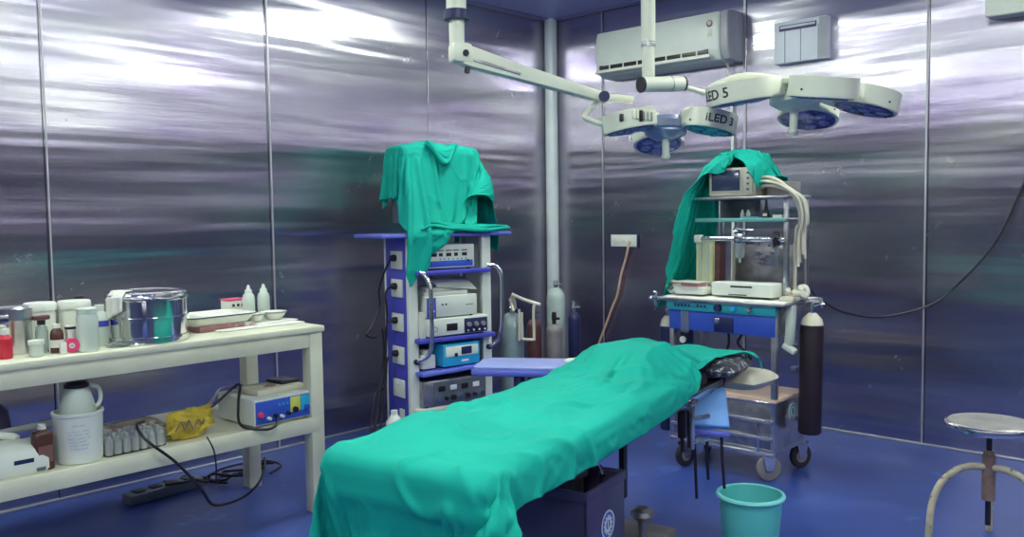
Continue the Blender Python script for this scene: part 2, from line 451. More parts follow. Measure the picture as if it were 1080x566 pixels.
# ================================================================ CORNER PIPE
pi_ = MB().cyl((0, 0, 0), (0, 0, H), 0.047, n=32).build('pipe', 'pipe', None, (-0.055, -0.055, 0))
tag(pi_, 'pale round vertical pipe running floor to ceiling in the room corner', 'pipe')
M['padlav'] = mat('pale_blue_pad', (0.30, 0.34, 0.72), 0.4, var=0.05, vscale=10)
# ================================================================ OPERATING TABLE
TH = math.atan2(0.2, 0.98)
ot = thing('operating_table', 'operating table with dark box base, covered by a green sheet', 'operating table', (-2.92, -2.59, 0), TH)
# base
MB().prism([(-0.42, -0.22), (0.35, -0.26), (0.42, -0.2), (0.42, 0.2), (0.35, 0.26), (-0.42, 0.25)], 0, 0.07, 0.02).build('base_plate', 'brownbase', ot)
MB().box((0.24, 0.0, 0.13), (0.36, 0.40, 0.13), 0.02).build('pedal_housing', 'brownbase', ot)
cb = MB()
t = 0.012
for (c, d) in (((-0.105, -0.156, 0.28), (0.27, t, 0.43)), ((-0.105, 0.094, 0.28), (0.27, t, 0.43)), ((-0.234, -0.03, 0.28), (t, 0.262, 0.43)), ((0.024, -0.03, 0.28), (t, 0.262, 0.43))):
    cb.box(c, d, 0.003)
cb.box((-0.105, -0.031, 0.40), (0.25, 0.24, 0.01))
for (c, d) in (((-0.105, -0.160, 0.485), (0.285, 0.012, 0.03)), ((-0.242, -0.03, 0.485), (0.012, 0.27, 0.03)), ((0.030, -0.03, 0.485), (0.012, 0.27, 0.03))):
    cb.box(c, d, 0.003)
cover = cb.build('column_cover', 'darkpurple', ot)
MB().box((-0.13, 0.20, 0.26), (0.24, 0.195, 0.38), 0.006).build('rear_column_cover', 'darkpurple', ot)
MB().box((-0.262, 0.21, 0.26), (0.012, 0.004, 0.36), 0.001).cyl((-0.262, 0.15, 0.46), (-0.262, 0.15, 0.30), 0.004, n=8).ell((-0.262, 0.15, 0.29), (0.007, 0.007, 0.012), 10).build('hanging_chain', 'chrome', ot)
MB().cyl((-0.10, 0.0, 0.40), (-0.10, 0.0, 0.66), 0.07, n=28).cyl((-0.10, 0, 0.5), (-0.10, 0, 0.55), 0.085, n=28).build('column', 'steel', ot)
# emblem on the box
em = MB()
em.lathe([(0.0, 0), (0.047, 0), (0.047, 0.0015), (0.0, 0.0015)], 40, (-0.10, -0.162, 0.36), (0, -1, 0))
emb = em.build('emblem', 'panelblue', ot)
er = MB()
er.lathe([(0.040, 0.0015), (0.046, 0.0015), (0.046, 0.0028), (0.040, 0.0028), (0.040, 0.0015)], 40, (-0.10, -0.162, 0.36), (0, -1, 0))
er.lathe([(0.015, 0.0015), (0.024, 0.0015), (0.024, 0.0028), (0.015, 0.0028), (0.015, 0.0015)], 30, (-0.10, -0.162, 0.36), (0, -1, 0))
for k in range(12):
    a = 2 * PI * k / 12
    er.box((-0.10 + 0.027 * math.cos(a), -0.1645, 0.36 + 0.027 * math.sin(a)), (0.007, 0.0015, 0.007), 0, Matrix.Rotation(-a, 4, 'Y'))
er.box((-0.10, -0.1645, 0.36), (0.005, 0.0015, 0.022)); er.box((-0.106, -0.1645, 0.343), (0.012, 0.0015, 0.004)); er.box((-0.094, -0.1645, 0.327), (0.012, 0.0015, 0.004))
er.build('emblem_mark', 'textwhite', emb)
MB().cyl((-0.02, -0.10, 0.405), (-0.02, -0.10, 0.50), 0.006).cyl((-0.06, -0.13, 0.50), (0.03, -0.075, 0.50), 0.0065, n=10).build('column_handle', 'chrome', ot)
pd = MB(); pd.lathe([(0, 0.30), (0.02, 0.305), (0.040, 0.295), (0.044, 0.28), (0.030, 0.268), (0.017, 0.255), (0.014, 0.20), (0.016, 0.14), (0.03, 0.10), (0.03, 0.07), (0, 0.07)], 24, (0.25, -0.13, 0))
pd.cyl((0.27, -0.14, 0.10), (0.34, -0.17, 0.095), 0.006).ell((0.35, -0.175, 0.095), (0.014, 0.008, 0.006), 12)
pd.build('brake_pedal', 'rod', ot)
# frame and rails
fr = MB()
for v in (-0.20, 0.20): fr.box((0.02, v, 0.645), (1.78, 0.03, 0.04), 0.004)
for u in (-0.86, -0.4, 0.2, 0.6, 0.90): fr.box((u, 0, 0.645), (0.04, 0.42, 0.03), 0.004)
fr.build('table_frame', 'steel', ot)
for v in (-0.235, 0.235):
    rl = MB().box((-0.05, v, 0.665), (1.72, 0.010, 0.028), 0.003)
    for u in (-0.75, -0.2, 0.3, 0.72): rl.cyl((u, v * 0.86, 0.66), (u, v, 0.66), 0.007, n=10)
    rl.build('side_rail', 'chrome', ot)
for (u0, u1, z) in ((-0.88, -0.42, 0.700), (-0.41, 0.16, 0.700), (0.17, 0.68, 0.700), (0.69, 0.98, 0.655)):
    MB().box(((u0 + u1) / 2, 0, z), (u1 - u0, 0.45, 0.05), 0.02).build('mattress_section', 'black', ot)
# clamps with chrome knobs at the head end, dark bar at the head
cl_ = MB()
for (u, z) in ((0.47, 0.585), (0.47, 0.50)):
    cl_.cyl((u, -0.235, z), (u + 0.07, -0.27, z), 0.009, n=12)
cl_.box((0.46, -0.232, 0.56), (0.025, 0.025, 0.17), 0.004)
cl_.build('rail_clamp', 'chrome', ot)
MB().box((0.42, -0.25, 0.655), (0.06, 0.03, 0.02), 0.004).build('rail_block', 'chrome', ot)
MB().box((0.43, -0.21, 0.57), (0.025, 0.03, 0.10), 0.005).cyl((0.43, -0.21, 0.53), (0.43, -0.21, 0.47), 0.008).build('clamp_block', 'black', ot)
st_ = MB().box((0.19, -0.085, 0.49), (0.032, 0.02, 0.28), 0.003)
st_.build('black_support_bar', 'black', ot)
# arm boards: one out to the corner, one drooping by the head
Ra = Matrix.Rotation(R(22), 4, 'Z')
arm_b = MB().box((0.60, 0.49, 0.69), (0.25, 0.52, 0.03), 0.012, Ra).build('arm_board', 'boardblue', ot)
arm_b['label'] = 'blue arm board pointing at the corner cylinders'
MB().box((0.60, 0.49, 0.709), (0.235, 0.50, 0.012), 0.005, Ra).build('pad', 'padlav', arm_b)
MB().box((0.50, 0.52, 0.50), (0.035, 0.035, 0.36), 0.004).box((0.58, 0.44, 0.50), (0.03, 0.03, 0.36), 0.004).build('support_post', 'navy', arm_b)
def slab(corners, th, bev=0.006):
    b = bmesh.new(); A = [Vector(c) for c in corners]
    n = (A[1] - A[0]).cross(A[3] - A[0]).normalized() * th
    v = [b.verts.new(p) for p in A] + [b.verts.new(p - n) for p in A]
    for f in ((0, 1, 2, 3), (7, 6, 5, 4), (0, 4, 5, 1), (1, 5, 6, 2), (2, 6, 7, 3), (3, 7, 4, 0)): b.faces.new([v[i] for i in f])
    bmesh.ops.recalc_face_normals(b, faces=b.faces)
    bmesh.ops.bevel(b, geom=b.edges[:], offset=bev, segments=3, profile=0.5, affect='EDGES')
    return MB()._merge(b, Matrix())
flap = slab([(0.560, -0.14, 0.535), (0.618, -0.325, 0.535), (0.80, -0.25, 0.645), (0.64, -0.11, 0.645)], 0.035, 0.01).build('drooping_arm_board', 'vinylblue', ot)
flap['label'] = 'pale blue padded arm board drooping beside the head'
MB().box((0.597, -0.25, 0.505), (0.02, 0.155, 0.022), 0.006, rot_z(R(16))).build('board_edge', 'boardblue', flap)
for (u, v, z0, lean) in ((0.585, -0.20, 0.25, 0.01), (0.625, -0.235, 0.32, 0.0), (0.622, -0.292, 0.29, 0.02)):
    MB().tube([(u, v, 0.505), (u + lean * 0.4, v, 0.42), (u + lean, v - 0.005, z0)], [0.008, 0.007, 0.006], 8, 3).build('strap', 'black', flap)

# pillow and head cushion
MW = ot.matrix_basis.copy()
def ot_world(u, v, z): return MW @ Vector((u, v, z))
def pillow(name, c, d, rz, m, pinch=0.55, tilt=0.0):
    b = MB(); n = 20
    vs = []; fs = []
    for sgn in (1, -1):
        for i in range(n + 1):
            for j in range(n + 1):
                a = 2 * i / n - 1; e = 2 * j / n - 1
                f = (max(0, (1 - a ** 4)) * max(0, (1 - e ** 4))) ** 0.5
                x = a * (1 - 0.06 * (e * e)) ; y = e * (1 - 0.06 * (a * a))
                z = sgn * f * (1 + 0.12 * noise.noise((a * 2.5, e * 2.5, sgn)))
                vs.append((x * d[0] / 2, y * d[1] / 2, z * d[2] / 2))
    N = (n + 1) * (n + 1)
    for k in range(2):
        for i in range(n):
            for j in range(n):
                q = [k * N + i * (n + 1) + j, k * N + (i + 1) * (n + 1) + j, k * N + (i + 1) * (n + 1) + j + 1, k * N + i * (n + 1) + j + 1]
                fs.append(q)
    b._add(vs, fs); bmesh.ops.remove_doubles(b.bm, verts=b.bm.verts, dist=1e-5)
    return b.build(name, m, None, c, (tilt, 0, rz))
p1 = pillow('pillow', ot_world(0.84, -0.13, 0.722), (0.30, 0.38, 0.075), TH, 'blackpillow')
tag(p1, 'black and grey patterned pillow peeking out under the green sheet at its head end', 'pillow')
p2 = pillow('head_cushion', ot_world(0.99, -0.24, 0.652), (0.24, 0.28, 0.075), TH - 0.2, 'skinpad')
tag(p2, 'cream head cushion under the black patterned pillow', 'cushion')

# the sheet, left to fall over the table
def sheet_grid(a, b):
    u = -0.92 - 0.62 + a * (0.92 + 0.62 + 1.01)
    v0 = -0.24 - 0.092 - 0.12 * max(0, min(1, (-u - 0.72) / .22)); v1 = 0.24 + 0.13
    k = min(1, max(0, (u - 0.44) / 0.12)); k = k * k * (3 - 2 * k)
    v0 = v0 * (1 - k) + (-0.255) * k
    k2 = min(1, max(0, (u - 0.85) / 0.17)); v0 -= 0.14 * k2; v1 -= 0.34 * k2
    v = v0 + b * (v1 - v0)
    z = 0.93 + 0.03 * noise.noise((u * 5, v * 5, 0.3)) + 0.012 * noise.noise((u * 13, v * 13, 1.3))
    return ot_world(u, v, z)
ca = MB(MW); ca.box((-0.10, 0, 0.675), (1.64, 0.48, 0.112), 0.03)
ca.box((0.80, 0, 0.645), (0.40, 0.46, 0.10), 0.03)
ca.ell((0.47, 0.0, 0.725), (0.24, 0.21, 0.115))
ca.ell((-0.10, 0.02, 0.73), (0.40, 0.16, 0.03))
ca.ell((-0.66, 0.10, 0.727), (0.16, 0.12, 0.04))
cbx = MB(MW); cbx.box((0.84, -0.13, 0.715), (0.30, 0.38, 0.072), 0.03)
sheet = drape('green_sheet', 'sheet', sheet_grid, 130, 50, [ca, cbx], frames=40, bend=0.12, stiff=14, fric=25, mass=0.25, shrink=-0.035, wrinkle=(0.014, 5.5, 2.0))
tag(sheet, 'long sea-green surgical sheet draped over the operating table', 'sheet')
# ================================================================ INSTRUMENT TABLE (left)
tb = thing('instrument_table', 'long cream painted wooden table with a lower shelf against the steel wall', 'table', (-3.75, -0.79, 0))
X0, X1, Y0, Y1 = -0.72, 0.878, -0.315, 0.33     # local: right end at world x -2.872, front at world y -1.105
MB().box(((X0 + X1) / 2, (Y0 + Y1) / 2, 0.836), (X1 - X0, Y1 - Y0, 0.028), 0.006).build('table_top', 'cream', tb)
for (c, d) in ((((X0 + X1) / 2, Y0 + 0.028, 0.789), (X1 - X0 - 0.02, 0.022, 0.068)), (((X0 + X1) / 2, Y1 - 0.03, 0.789), (X1 - X0 - 0.02, 0.022, 0.068)),
               ((X1 - 0.026, (Y0 + Y1) / 2, 0.789), (0.022, Y1 - Y0 - 0.06, 0.068))):
    MB().box(c, d, 0.003).build('apron', 'cream', tb)
for (x, y) in ((X1 - 0.04, Y0 + 0.045), (X1 - 0.04, Y1 - 0.045), (X0 + 0.04, Y0 + 0.045), (X0 + 0.04, Y1 - 0.045)):
    MB().box((x, y, 0.411), (0.066, 0.066, 0.822), 0.004).build('leg', 'cream', tb)
MB().box(((X0 + X1) / 2, (Y0 + Y1) / 2 + 0.005, 0.428), (X1 - X0 - 0.05, Y1 - Y0 - 0.04, 0.02), 0.003).build('shelf', 'cream', tb)
for y in (Y0 + 0.022, Y1 - 0.022):
    MB().box(((X0 + X1) / 2, y, 0.405), (X1 - X0 - 0.06, 0.022, 0.068), 0.003).build('shelf_rail', 'cream', tb)
ZT = 0.851; ZS = 0.439

def lathed(name, label, cat, m, prof, x, y, z, n=28, group=None):
    o = MB().lathe(prof, n).build(name, m, None, (x, y, z)); tag(o, label, cat, group); return o
def ring_(r, z0, z1, t=0.002): return [(r, z0), (r + t, z0), (r + t, z1), (r, z1)]

# steel canisters at the left end
t = thing('steel_canister', 'tall dull steel lidded canister behind the red bottle', 'canister', (-4.135, -0.74, ZT), 0.3)
MB().lathe([(0, 0), (0.062, 0), (0.064, 0.004), (0.064, 0.115), (0.066, 0.118), (0.066, 0.122), (0.064, 0.125), (0.064, 0.14), (0, 0.14)], 32).build('body', 'steel', t)
MB().lathe([(0, 0.14), (0.067, 0.14), (0.067, 0.165), (0.060, 0.172), (0, 0.174)], 32).build('lid', 'chrome', t)
MB().box((0.066, -0.0, 0.135), (0.010, 0.03, 0.05), 0.003).build('clasp', 'chrome', t)
t = thing('steel_canister', 'shorter dull steel canister with a clasp, next to the white tubs', 'canister', (-4.065, -0.875, ZT), -0.6)
MB().lathe([(0, 0), (0.052, 0), (0.054, 0.004), (0.054, 0.12), (0.056, 0.123), (0.056, 0.128), (0, 0.128)], 32).build('body', 'steel', t)
MB().lathe([(0, 0.128), (0.057, 0.128), (0.057, 0.165), (0.05, 0.172), (0.02, 0.174), (0, 0.174)], 32).build('lid', 'steel', t)
MB().box((-0.02, -0.056, 0.125), (0.035, 0.008, 0.045), 0.002).build('clasp', 'chrome', t)
# white screw lid tubs
for (x, y, lab, s) in ((-3.935, -0.74, 'white screw-lid tub standing beside the dull steel canisters', 1.0), (-3.815, -0.76, 'white screw-lid tub standing behind the tall plain white bottle', 1.03)):
    t = thing('plastic_tub', lab, 'tub', (x, y, ZT))
    MB().lathe([(0, 0), (0.050 * s, 0), (0.054 * s, 0.006), (0.055 * s, 0.125), (0.052 * s, 0.135), (0, 0.135)], 36).build('body', 'white', t)
    MB().lathe([(0, 0.136), (0.058 * s, 0.136), (0.059 * s, 0.142), (0.059 * s, 0.162), (0.055 * s, 0.168), (0, 0.170)], 36).build('lid', 'whiteplastic', t)
# small bottles
t = thing('red_bottle', 'small bright red bottle at the far left end of the cream table top', 'bottle', (-4.135, -0.985, ZT))
MB().lathe([(0, 0), (0.022, 0), (0.024, 0.004), (0.024, 0.07), (0.012, 0.085), (0, 0.085)], 24).build('body', 'red', t)
MB().lathe([(0, 0.085), (0.013, 0.085), (0.013, 0.105), (0, 0.106)], 20).build('cap', 'whiteplastic', t)
t = thing('specimen_jar', 'small clear jar with a flat white cap in front of the steel canister', 'jar', (-4.045, -1.02, ZT))
MB().lathe([(0, 0), (0.021, 0), (0.023, 0.003), (0.023, 0.042), (0, 0.042)], 24).build('body', 'milky', t)
MB().lathe([(0, 0.043), (0.027, 0.043), (0.027, 0.058), (0, 0.060)], 24).build('cap', 'whiteplastic', t)
t = thing('clear_bottle', 'clear bottle with a dark neck between jar and brown bottle', 'bottle', (-4.0, -0.945, ZT))
MB().lathe([(0, 0), (0.022, 0), (0.023, 0.003), (0.022, 0.08), (0.012, 0.098), (0.010, 0.104), (0, 0.104)], 24).build('body', 'clear', t)
MB().lathe([(0, 0.104), (0.014, 0.104), (0.014, 0.122), (0, 0.123)], 18).build('cap', 'black', t)
t = thing('spray_head', 'maroon and black cap of a low bottle behind the brown bottle', 'bottle', (-3.985, -0.90, ZT))
MB().lathe([(0, 0), (0.02, 0), (0.02, 0.09), (0.01, 0.1), (0, 0.1)], 20).build('body', 'clear', t)
MB().box((0, 0, 0.125), (0.06, 0.022, 0.018), 0.006).cyl((0, 0, 0.1), (0, 0, 0.12), 0.012).build('trigger', 'maroon', t)
t = thing('brown_bottle', 'dark brown bottle with a white label and white cap on the table top', 'bottle', (-3.962, -0.985, ZT))
MB().lathe([(0, 0), (0.021, 0), (0.023, 0.004), (0.023, 0.066), (0.020, 0.080), (0.011, 0.090), (0, 0.090)], 24).build('body', 'brownglass', t)
MB().lathe([(0.0235, 0.02), (0.0238, 0.02), (0.0238, 0.048), (0.0235, 0.048)], 24).build('paper_label', 'paper', t)
MB().lathe([(0, 0.090), (0.013, 0.090), (0.013, 0.106), (0, 0.107)], 20).build('cap', 'whiteplastic', t)
t = thing('tape_roll', 'pink tape roll standing on edge before the brown bottle', 'tape roll', (-3.93, -1.035, ZT + 0.027), -0.25)
MB().lathe([(0.009, -0.010), (0.026, -0.010), (0.027, -0.006), (0.027, 0.006), (0.026, 0.010), (0.009, 0.010), (0.009, -0.010)], 32, axis=(0, 1, 0)).build('tape', 'pink', t)
MB().lathe([(0.006, -0.011), (0.010, -0.011), (0.010, 0.011), (0.006, 0.011), (0.006, -0.011)], 24, axis=(0, 1, 0)).build('core', 'whiteplastic', t)
o = MB().box((0, 0, 0.022), (0.022, 0.016, 0.044), 0.003).build('small_carton', 'paper', None, (-3.965, -1.05, ZT)); tag(o, 'tiny white carton beside the pink tape roll', 'carton')
t = thing('label_carton', 'slim white carton with a black top band beside the tall white bottle', 'carton', (-3.912, -0.985, ZT), 0.1)
MB().box((0, 0, 0.048), (0.034, 0.028, 0.096), 0.002).build('box', 'paper', t)
MB().box((0, 0, 0.086), (0.0345, 0.0285, 0.010), 0.001).build('band', 'black', t)
t = thing('wash_bottle', 'tallest plain white bottle near the middle of the table top', 'bottle', (-3.872, -1.035, ZT))
MB().lathe([(0, 0), (0.036, 0), (0.038, 0.005), (0.038, 0.125), (0.034, 0.138), (0.036, 0.140), (0.036, 0.158), (0.03, 0.163), (0, 0.164)], 32).build('body', 'milky', t)
t = thing('blue_label_bottle', 'white narrow-necked bottle with a blue and white label', 'bottle', (-3.785, -0.93, ZT))
MB().lathe([(0, 0), (0.030, 0), (0.032, 0.004), (0.032, 0.100), (0.026, 0.122), (0.016, 0.134), (0.016, 0.138), (0, 0.138)], 28).build('body', 'milky', t)
MB().lathe([(0.0325, 0.075), (0.0328, 0.075), (0.0328, 0.098), (0.0325, 0.098)], 28).build('blue_label', 'blue', t)
MB().lathe([(0, 0.138), (0.0175, 0.138), (0.0175, 0.158), (0, 0.159)], 20).build('cap', 'whiteplastic', t)
t = thing('black_cap_bottle', 'white bottle whose black cap shows above the tubs', 'bottle', (-3.77, -0.69, ZT))
MB().lathe([(0, 0), (0.028, 0), (0.03, 0.004), (0.03, 0.13), (0.014, 0.15), (0, 0.15)], 24).build('body', 'milky', t)
MB().lathe([(0, 0.15), (0.018, 0.15), (0.018, 0.178), (0, 0.179)], 20).build('cap', 'black', t)
o = MB().box((0, 0, 0.027), (0.085, 0.05, 0.054), 0.003).build('white_box', 'paper', None, (-3.715, -0.90, ZT), (0, 0, 0.15)); tag(o, 'low white cardboard box between the blue-label bottle and the steel drum', 'box')
b = MB(); pts = []
for i in range(9):
    for j in range(7):
        x, y = (i / 8 - .5) * 0.10, (j / 6 - .5) * 0.07
        pts.append((x, y, 0.006 + 0.024 * abs(noise.noise((x * 40, y * 40, 2))) * (1 - abs(x) / .06)))
b._add(pts, [(i * 7 + j, (i + 1) * 7 + j, (i + 1) * 7 + j + 1, i * 7 + j + 1) for i in range(8) for j in range(6)])
o = b.build('plastic_wrapper', 'clear', None, (-3.745, -1.02, ZT)); o.modifiers.new('s', 'SOLIDIFY').thickness = 0.002
tag(o, 'crumpled clear plastic wrapper lying before the low white box', 'wrapper')
# kidney-sized clip
o = MB().tube([(-.02, 0, .006), (0.0, .012, .008), (.025, .006, .006), (.03, -.008, .006), (0, -.01, .006)], 0.004, 8, 4, True).build('metal_clip', 'chrome', None, (-3.705, -1.06, ZT)); tag(o, 'small steel clip at the foot of the steel drum', 'clip')
# big sterilizer drum
t = thing('sterilizer_drum', 'large shiny steel sterilising drum with hinged lid and three ribs', 'sterilizing drum', (-3.60, -0.94, ZT), 0.0)
r = 0.148
prof = [(0, 0), (r - .004, 0), (r, 0.004)]
for z in (0.022, 0.098):
    prof += [(r, z - .006), (r + .006, z - .004), (r + .006, z + .004), (r, z + .006)]
prof += [(r, 0.165), (r - .003, 0.168), (0, 0.168)]
MB().lathe(prof, 56).build('body', 'chrome', t)
MB().lathe([(0, 0.168), (r + .004, 0.168), (r + .009, 0.172), (r + .009, 0.188), (r + .004, 0.196), (r - .02, 0.202), (r - .03, 0.199), (0.02, 0.206), (0, 0.207)], 56).build('lid', 'chrome', t)
hd = MB().tube([(-0.045, -0.155, 0.185), (-0.04, -0.175, 0.182), (0.0, -0.182, 0.178), (0.04, -0.175, 0.182), (0.045, -0.155, 0.185)], 0.004, 8, 5)
hd.box((-0.01, -0.155, 0.185), (0.07, 0.02, 0.028), 0.004)
hd.build('hasp', 'rod', t)
MB().box((-0.075, -0.137, 0.10), (0.016, 0.010, 0.14), 0.002, rot_z(-0.5)).build('strap', 'chrome', t)
cl = MB(); pts = []
for i in range(13):
    for j in range(9):
        a = PI * (0.99 + 0.19 * i / 12); k = j / 8
        rr = r + 0.014 + 0.006 * math.sin(i * 1.3) * k
        z = 0.207 - 0.118 * k * (0.62 + 0.38 * (1 - i / 12)) if k > 0.15 else 0.210
        if k <= 0.15: rr = r - 0.05 * (1 - k / .15)
        pts.append((rr * math.cos(a), rr * math.sin(a), z))
cl._add(pts, [(i * 9 + j, (i + 1) * 9 + j, (i + 1) * 9 + j + 1, i * 9 + j + 1) for i in range(12) for j in range(8)])
o = cl.build('white_cloth', 'paper', None, (-3.60, -0.94, ZT)); o.modifiers.new('s', 'SOLIDIFY').thickness = 0.003
tag(o, 'white cloth hanging over the rim of the large steel drum', 'cloth')
# enamel tray on papers
o = MB().box((0, 0, 0.012), (0.27, 0.20, 0.024), 0.004).build('paper_stack', 'maroonpaper', None, (-3.235, -0.80, ZT), (0, 0, 0.04)); tag(o, 'flat reddish package under the white enamel tray', 'package')
t = thing('enamel_tray', 'shallow white enamel tray with a dark rim', 'tray', (-3.25, -0.79, ZT + 0.0245), 0.03)
def rrect(w, h, r, n=6):
    P = []
    for (cx, cy, a0) in ((w / 2 - r, h / 2 - r, 0), (-w / 2 + r, h / 2 - r, 90), (-w / 2 + r, -h / 2 + r, 180), (w / 2 - r, -h / 2 + r, 270)):
        for k in range(n + 1):
            a = R(a0 + 90 * k / n); P.append((cx + r * math.cos(a), cy + r * math.sin(a)))
    return P
def loft(loops, caps=True):
    b = MB(); vs = []; n = len(loops[0][0])
    for P, z in loops: vs += [(x, y, z) for x, y in P]
    fs = [(k * n + i, k * n + (i + 1) % n, (k + 1) * n + (i + 1) % n, (k + 1) * n + i) for k in range(len(loops) - 1) for i in range(n)]
    if caps: fs += [tuple(range(n))[::-1], tuple(range((len(loops) - 1) * n, len(loops) * n))]
    return b._add(vs, fs)
loft([(rrect(0.26, 0.19, 0.03), 0), (rrect(0.32, 0.24, 0.04), 0.036), (rrect(0.335, 0.255, 0.045), 0.038), (rrect(0.335, 0.255, 0.045), 0.041), (rrect(0.315, 0.235, 0.04), 0.040), (rrect(0.262, 0.19, 0.03), 0.006)]).build('dish', 'white', t)
k = loft([(rrect(0.336, 0.256, 0.045), 0.036), (rrect(0.339, 0.259, 0.046), 0.038), (rrect(0.339, 0.259, 0.046), 0.041), (rrect(0.334, 0.254, 0.045), 0.0415)], False).build('rim', 'black', t)
k.data.materials.clear(); k.data.materials.append(M['navy'])
MB().box((0.0, 0.0, 0.026), (0.16, 0.11, 0.03), 0.008).build('folded_gauze', 'paper', t)
o = MB().box((0, 0, 0.003), (0.42, 0.16, 0.005), 0.001).box((0.10, 0.03, 0.008), (0.25, 0.10, 0.004), 0.001, rot_z(0.2)).build('paper_sheets', 'paper', None, (-3.09, -0.88, ZT), (0, 0, 0.02)); tag(o, 'flat white papers lying in front of the bowls', 'papers')
# box with the red lid
t = thing('glove_box', 'white box with a red top behind two squeeze bottles', 'box', (-3.00, -0.53, ZT), 0.1)
MB().box((0, 0, 0.045), (0.09, 0.07, 0.09), 0.003).build('box', 'paper', t)
MB().box((0, 0, 0.094), (0.094, 0.074, 0.008), 0.002).build('lid', 'pink', t)
MB().box((-0.022, -0.036, 0.068), (0.012, 0.003, 0.012)).box((0.004, -0.036, 0.068), (0.012, 0.003, 0.012)).box((0.028, -0.036, 0.068), (0.010, 0.003, 0.012)).build('print', 'black', t)
for (x, y, lab) in ((-2.985, -0.65, 'white squeeze bottle standing before the red-topped box'), (-2.905, -0.65, 'white squeeze bottle closest to the right end of the table')):
    t = thing('squeeze_bottle', lab, 'bottle', (x, y, ZT))
    MB().lathe([(0, 0), (0.027, 0), (0.029, 0.004), (0.029, 0.105), (0.024, 0.122), (0.015, 0.130), (0, 0.130)], 28).build('body', 'milky', t)
    MB().lathe([(0, 0.130), (0.017, 0.130), (0.017, 0.142), (0.010, 0.148), (0.007, 0.162), (0.003, 0.168), (0, 0.168)], 24).build('nozzle', 'whiteplastic', t)
for (x, y, s, lab) in ((-3.055, -0.82, 0.8, 'smaller white enamel bowl next to the tray'), (-2.945, -0.80, 1.05, 'larger white enamel bowl near the right end of the table')):
    t = thing('enamel_bowl', lab, 'bowl', (x, y, ZT + 0.011))
    MB().lathe([(0, 0), (0.030 * s, 0), (0.046 * s, 0.016), (0.054 * s, 0.034), (0.058 * s, 0.035), (0.058 * s, 0.038), (0.052 * s, 0.038), (0.044 * s, 0.018), (0.028 * s, 0.004), (0, 0.004)], 32).build('bowl', 'white', t)
    MB().lathe([(0.058 * s, 0.033), (0.0595 * s, 0.034), (0.0595 * s, 0.038), (0.0575 * s, 0.039)], 32).build('rim', 'greypaint', t)
    MB().ell((0, 0, 0.022), (0.034 * s, 0.034 * s, 0.012), 16).build('gauze', 'paper', t)

# ---------------- lower shelf
t = thing('white_appliance', 'low rounded white appliance at the left end of the shelf', 'appliance', (-4.19, -0.97, ZS), 0.0)
loft([(rrect(0.33, 0.17, 0.03), 0), (rrect(0.34, 0.18, 0.03), 0.01), (rrect(0.34, 0.18, 0.03), 0.045), (rrect(0.30, 0.16, 0.04), 0.085), (rrect(0.22, 0.12, 0.04), 0.105), (rrect(0.12, 0.07, 0.03), 0.112)]).build('body', 'whiteplastic', t)
MB().box((0.075, -0.0905, 0.05), (0.065, 0.004, 0.016), 0.002, Matrix.Rotation(0.12, 4, 'X')).build('name_plate', 'navy', t)
MB().box((0.13, -0.091, 0.012), (0.03, 0.004, 0.012)).build('switch', 'greyunit', t)
o = MB().tube([(-0.20, 0.10, 0.14), (-0.05, 0.06, 0.13), (0.02, 0.02, 0.12), (0.04, 0.0, 0.11)], 0.014, 12, 5).tube([(0.0, .10, .12), (.12, .12, .12), (.26, .13, .12)], 0.012, 12, 4).build('white_hose', 'whiteplastic', None, (-4.14, -0.95, ZS)); tag(o, 'white hose lying over the low white appliance', 'hose')
o = loft([(rrect(0.26, 0.2, 0.05), 0), (rrect(0.28, 0.22, 0.06), 0.04), (rrect(0.26, 0.2, 0.08), 0.18), (rrect(0.14, 0.12, 0.05), 0.25), (rrect(0.04, 0.04, 0.015), 0.265)]).build('dark_bag', 'darkpurple', None, (-4.19, -0.70, ZS)); tag(o, 'dark rounded bag at the back of the shelf behind the white appliance', 'bag')
t = thing('antiseptic_bottle', 'dark brown flat-sided bottle with a white cap standing on the shelf', 'bottle', (-4.043, -1.03, ZS), 0.1)
loft([(rrect(0.064, 0.04, 0.012), 0), (rrect(0.07, 0.046, 0.014), 0.004), (rrect(0.07, 0.046, 0.014), 0.125), (rrect(0.055, 0.036, 0.012), 0.142), (rrect(0.03, 0.028, 0.012), 0.148)]).build('body', 'brownglass', t)
MB().lathe([(0, 0.148), (0.014, 0.148), (0.014, 0.166), (0, 0.167)], 20).build('cap', 'paper', t)
MB().box((-0.0, -0.0235, 0.06), (0.05, 0.001, 0.06)).build('paper_label', M['brownlabel'], t)
t = thing('white_bucket', 'white plastic bucket with printed lettering on the shelf', 'bucket', (-3.905, -0.995, ZS), -0.2)
MB().lathe([(0, 0), (0.077, 0), (0.081, 0.004), (0.086, 0.175), (0.090, 0.178), (0.090, 0.188), (0.084, 0.190), (0.080, 0.180), (0.075, 0.01), (0, 0.01)], 44).build('body', 'whiteplastic', t)
pr = MB()
for k, (w_, z) in enumerate(((0.5, .145), (0.8, .125), (0.75, .112), (0.8, .099), (0.7, .086), (0.75, .073), (0.6, .06))):
    for q in range(10):
        a = -PI / 2 - 0.15 - w_ * (0.5 - q / 9)
        if (q * 7 + k * 3) % 5: pr.box((0.0845 * math.cos(a), 0.0845 * math.sin(a), z), (0.006, 0.003, 0.004), 0, rot_z(a + PI / 2))
pr.build('print', M['faintprint'], t)
t = thing('plastic_jug', 'white jug with a black lid standing in the white bucket', 'jug', (-3.905, -0.995, ZS + 0.0125), 0.3)
MB().lathe([(0, 0), (0.062, 0), (0.066, 0.01), (0.062, 0.19), (0.05, 0.235), (0.038, 0.265), (0, 0.265)], 28).build('body', 'milky', t)
MB().tube([(0.05, -0.02, 0.17), (0.075, -0.03, 0.20), (0.07, -0.03, 0.25), (0.035, -0.01, 0.268)], 0.008, 10, 5).build('handle', 'whiteplastic', t)
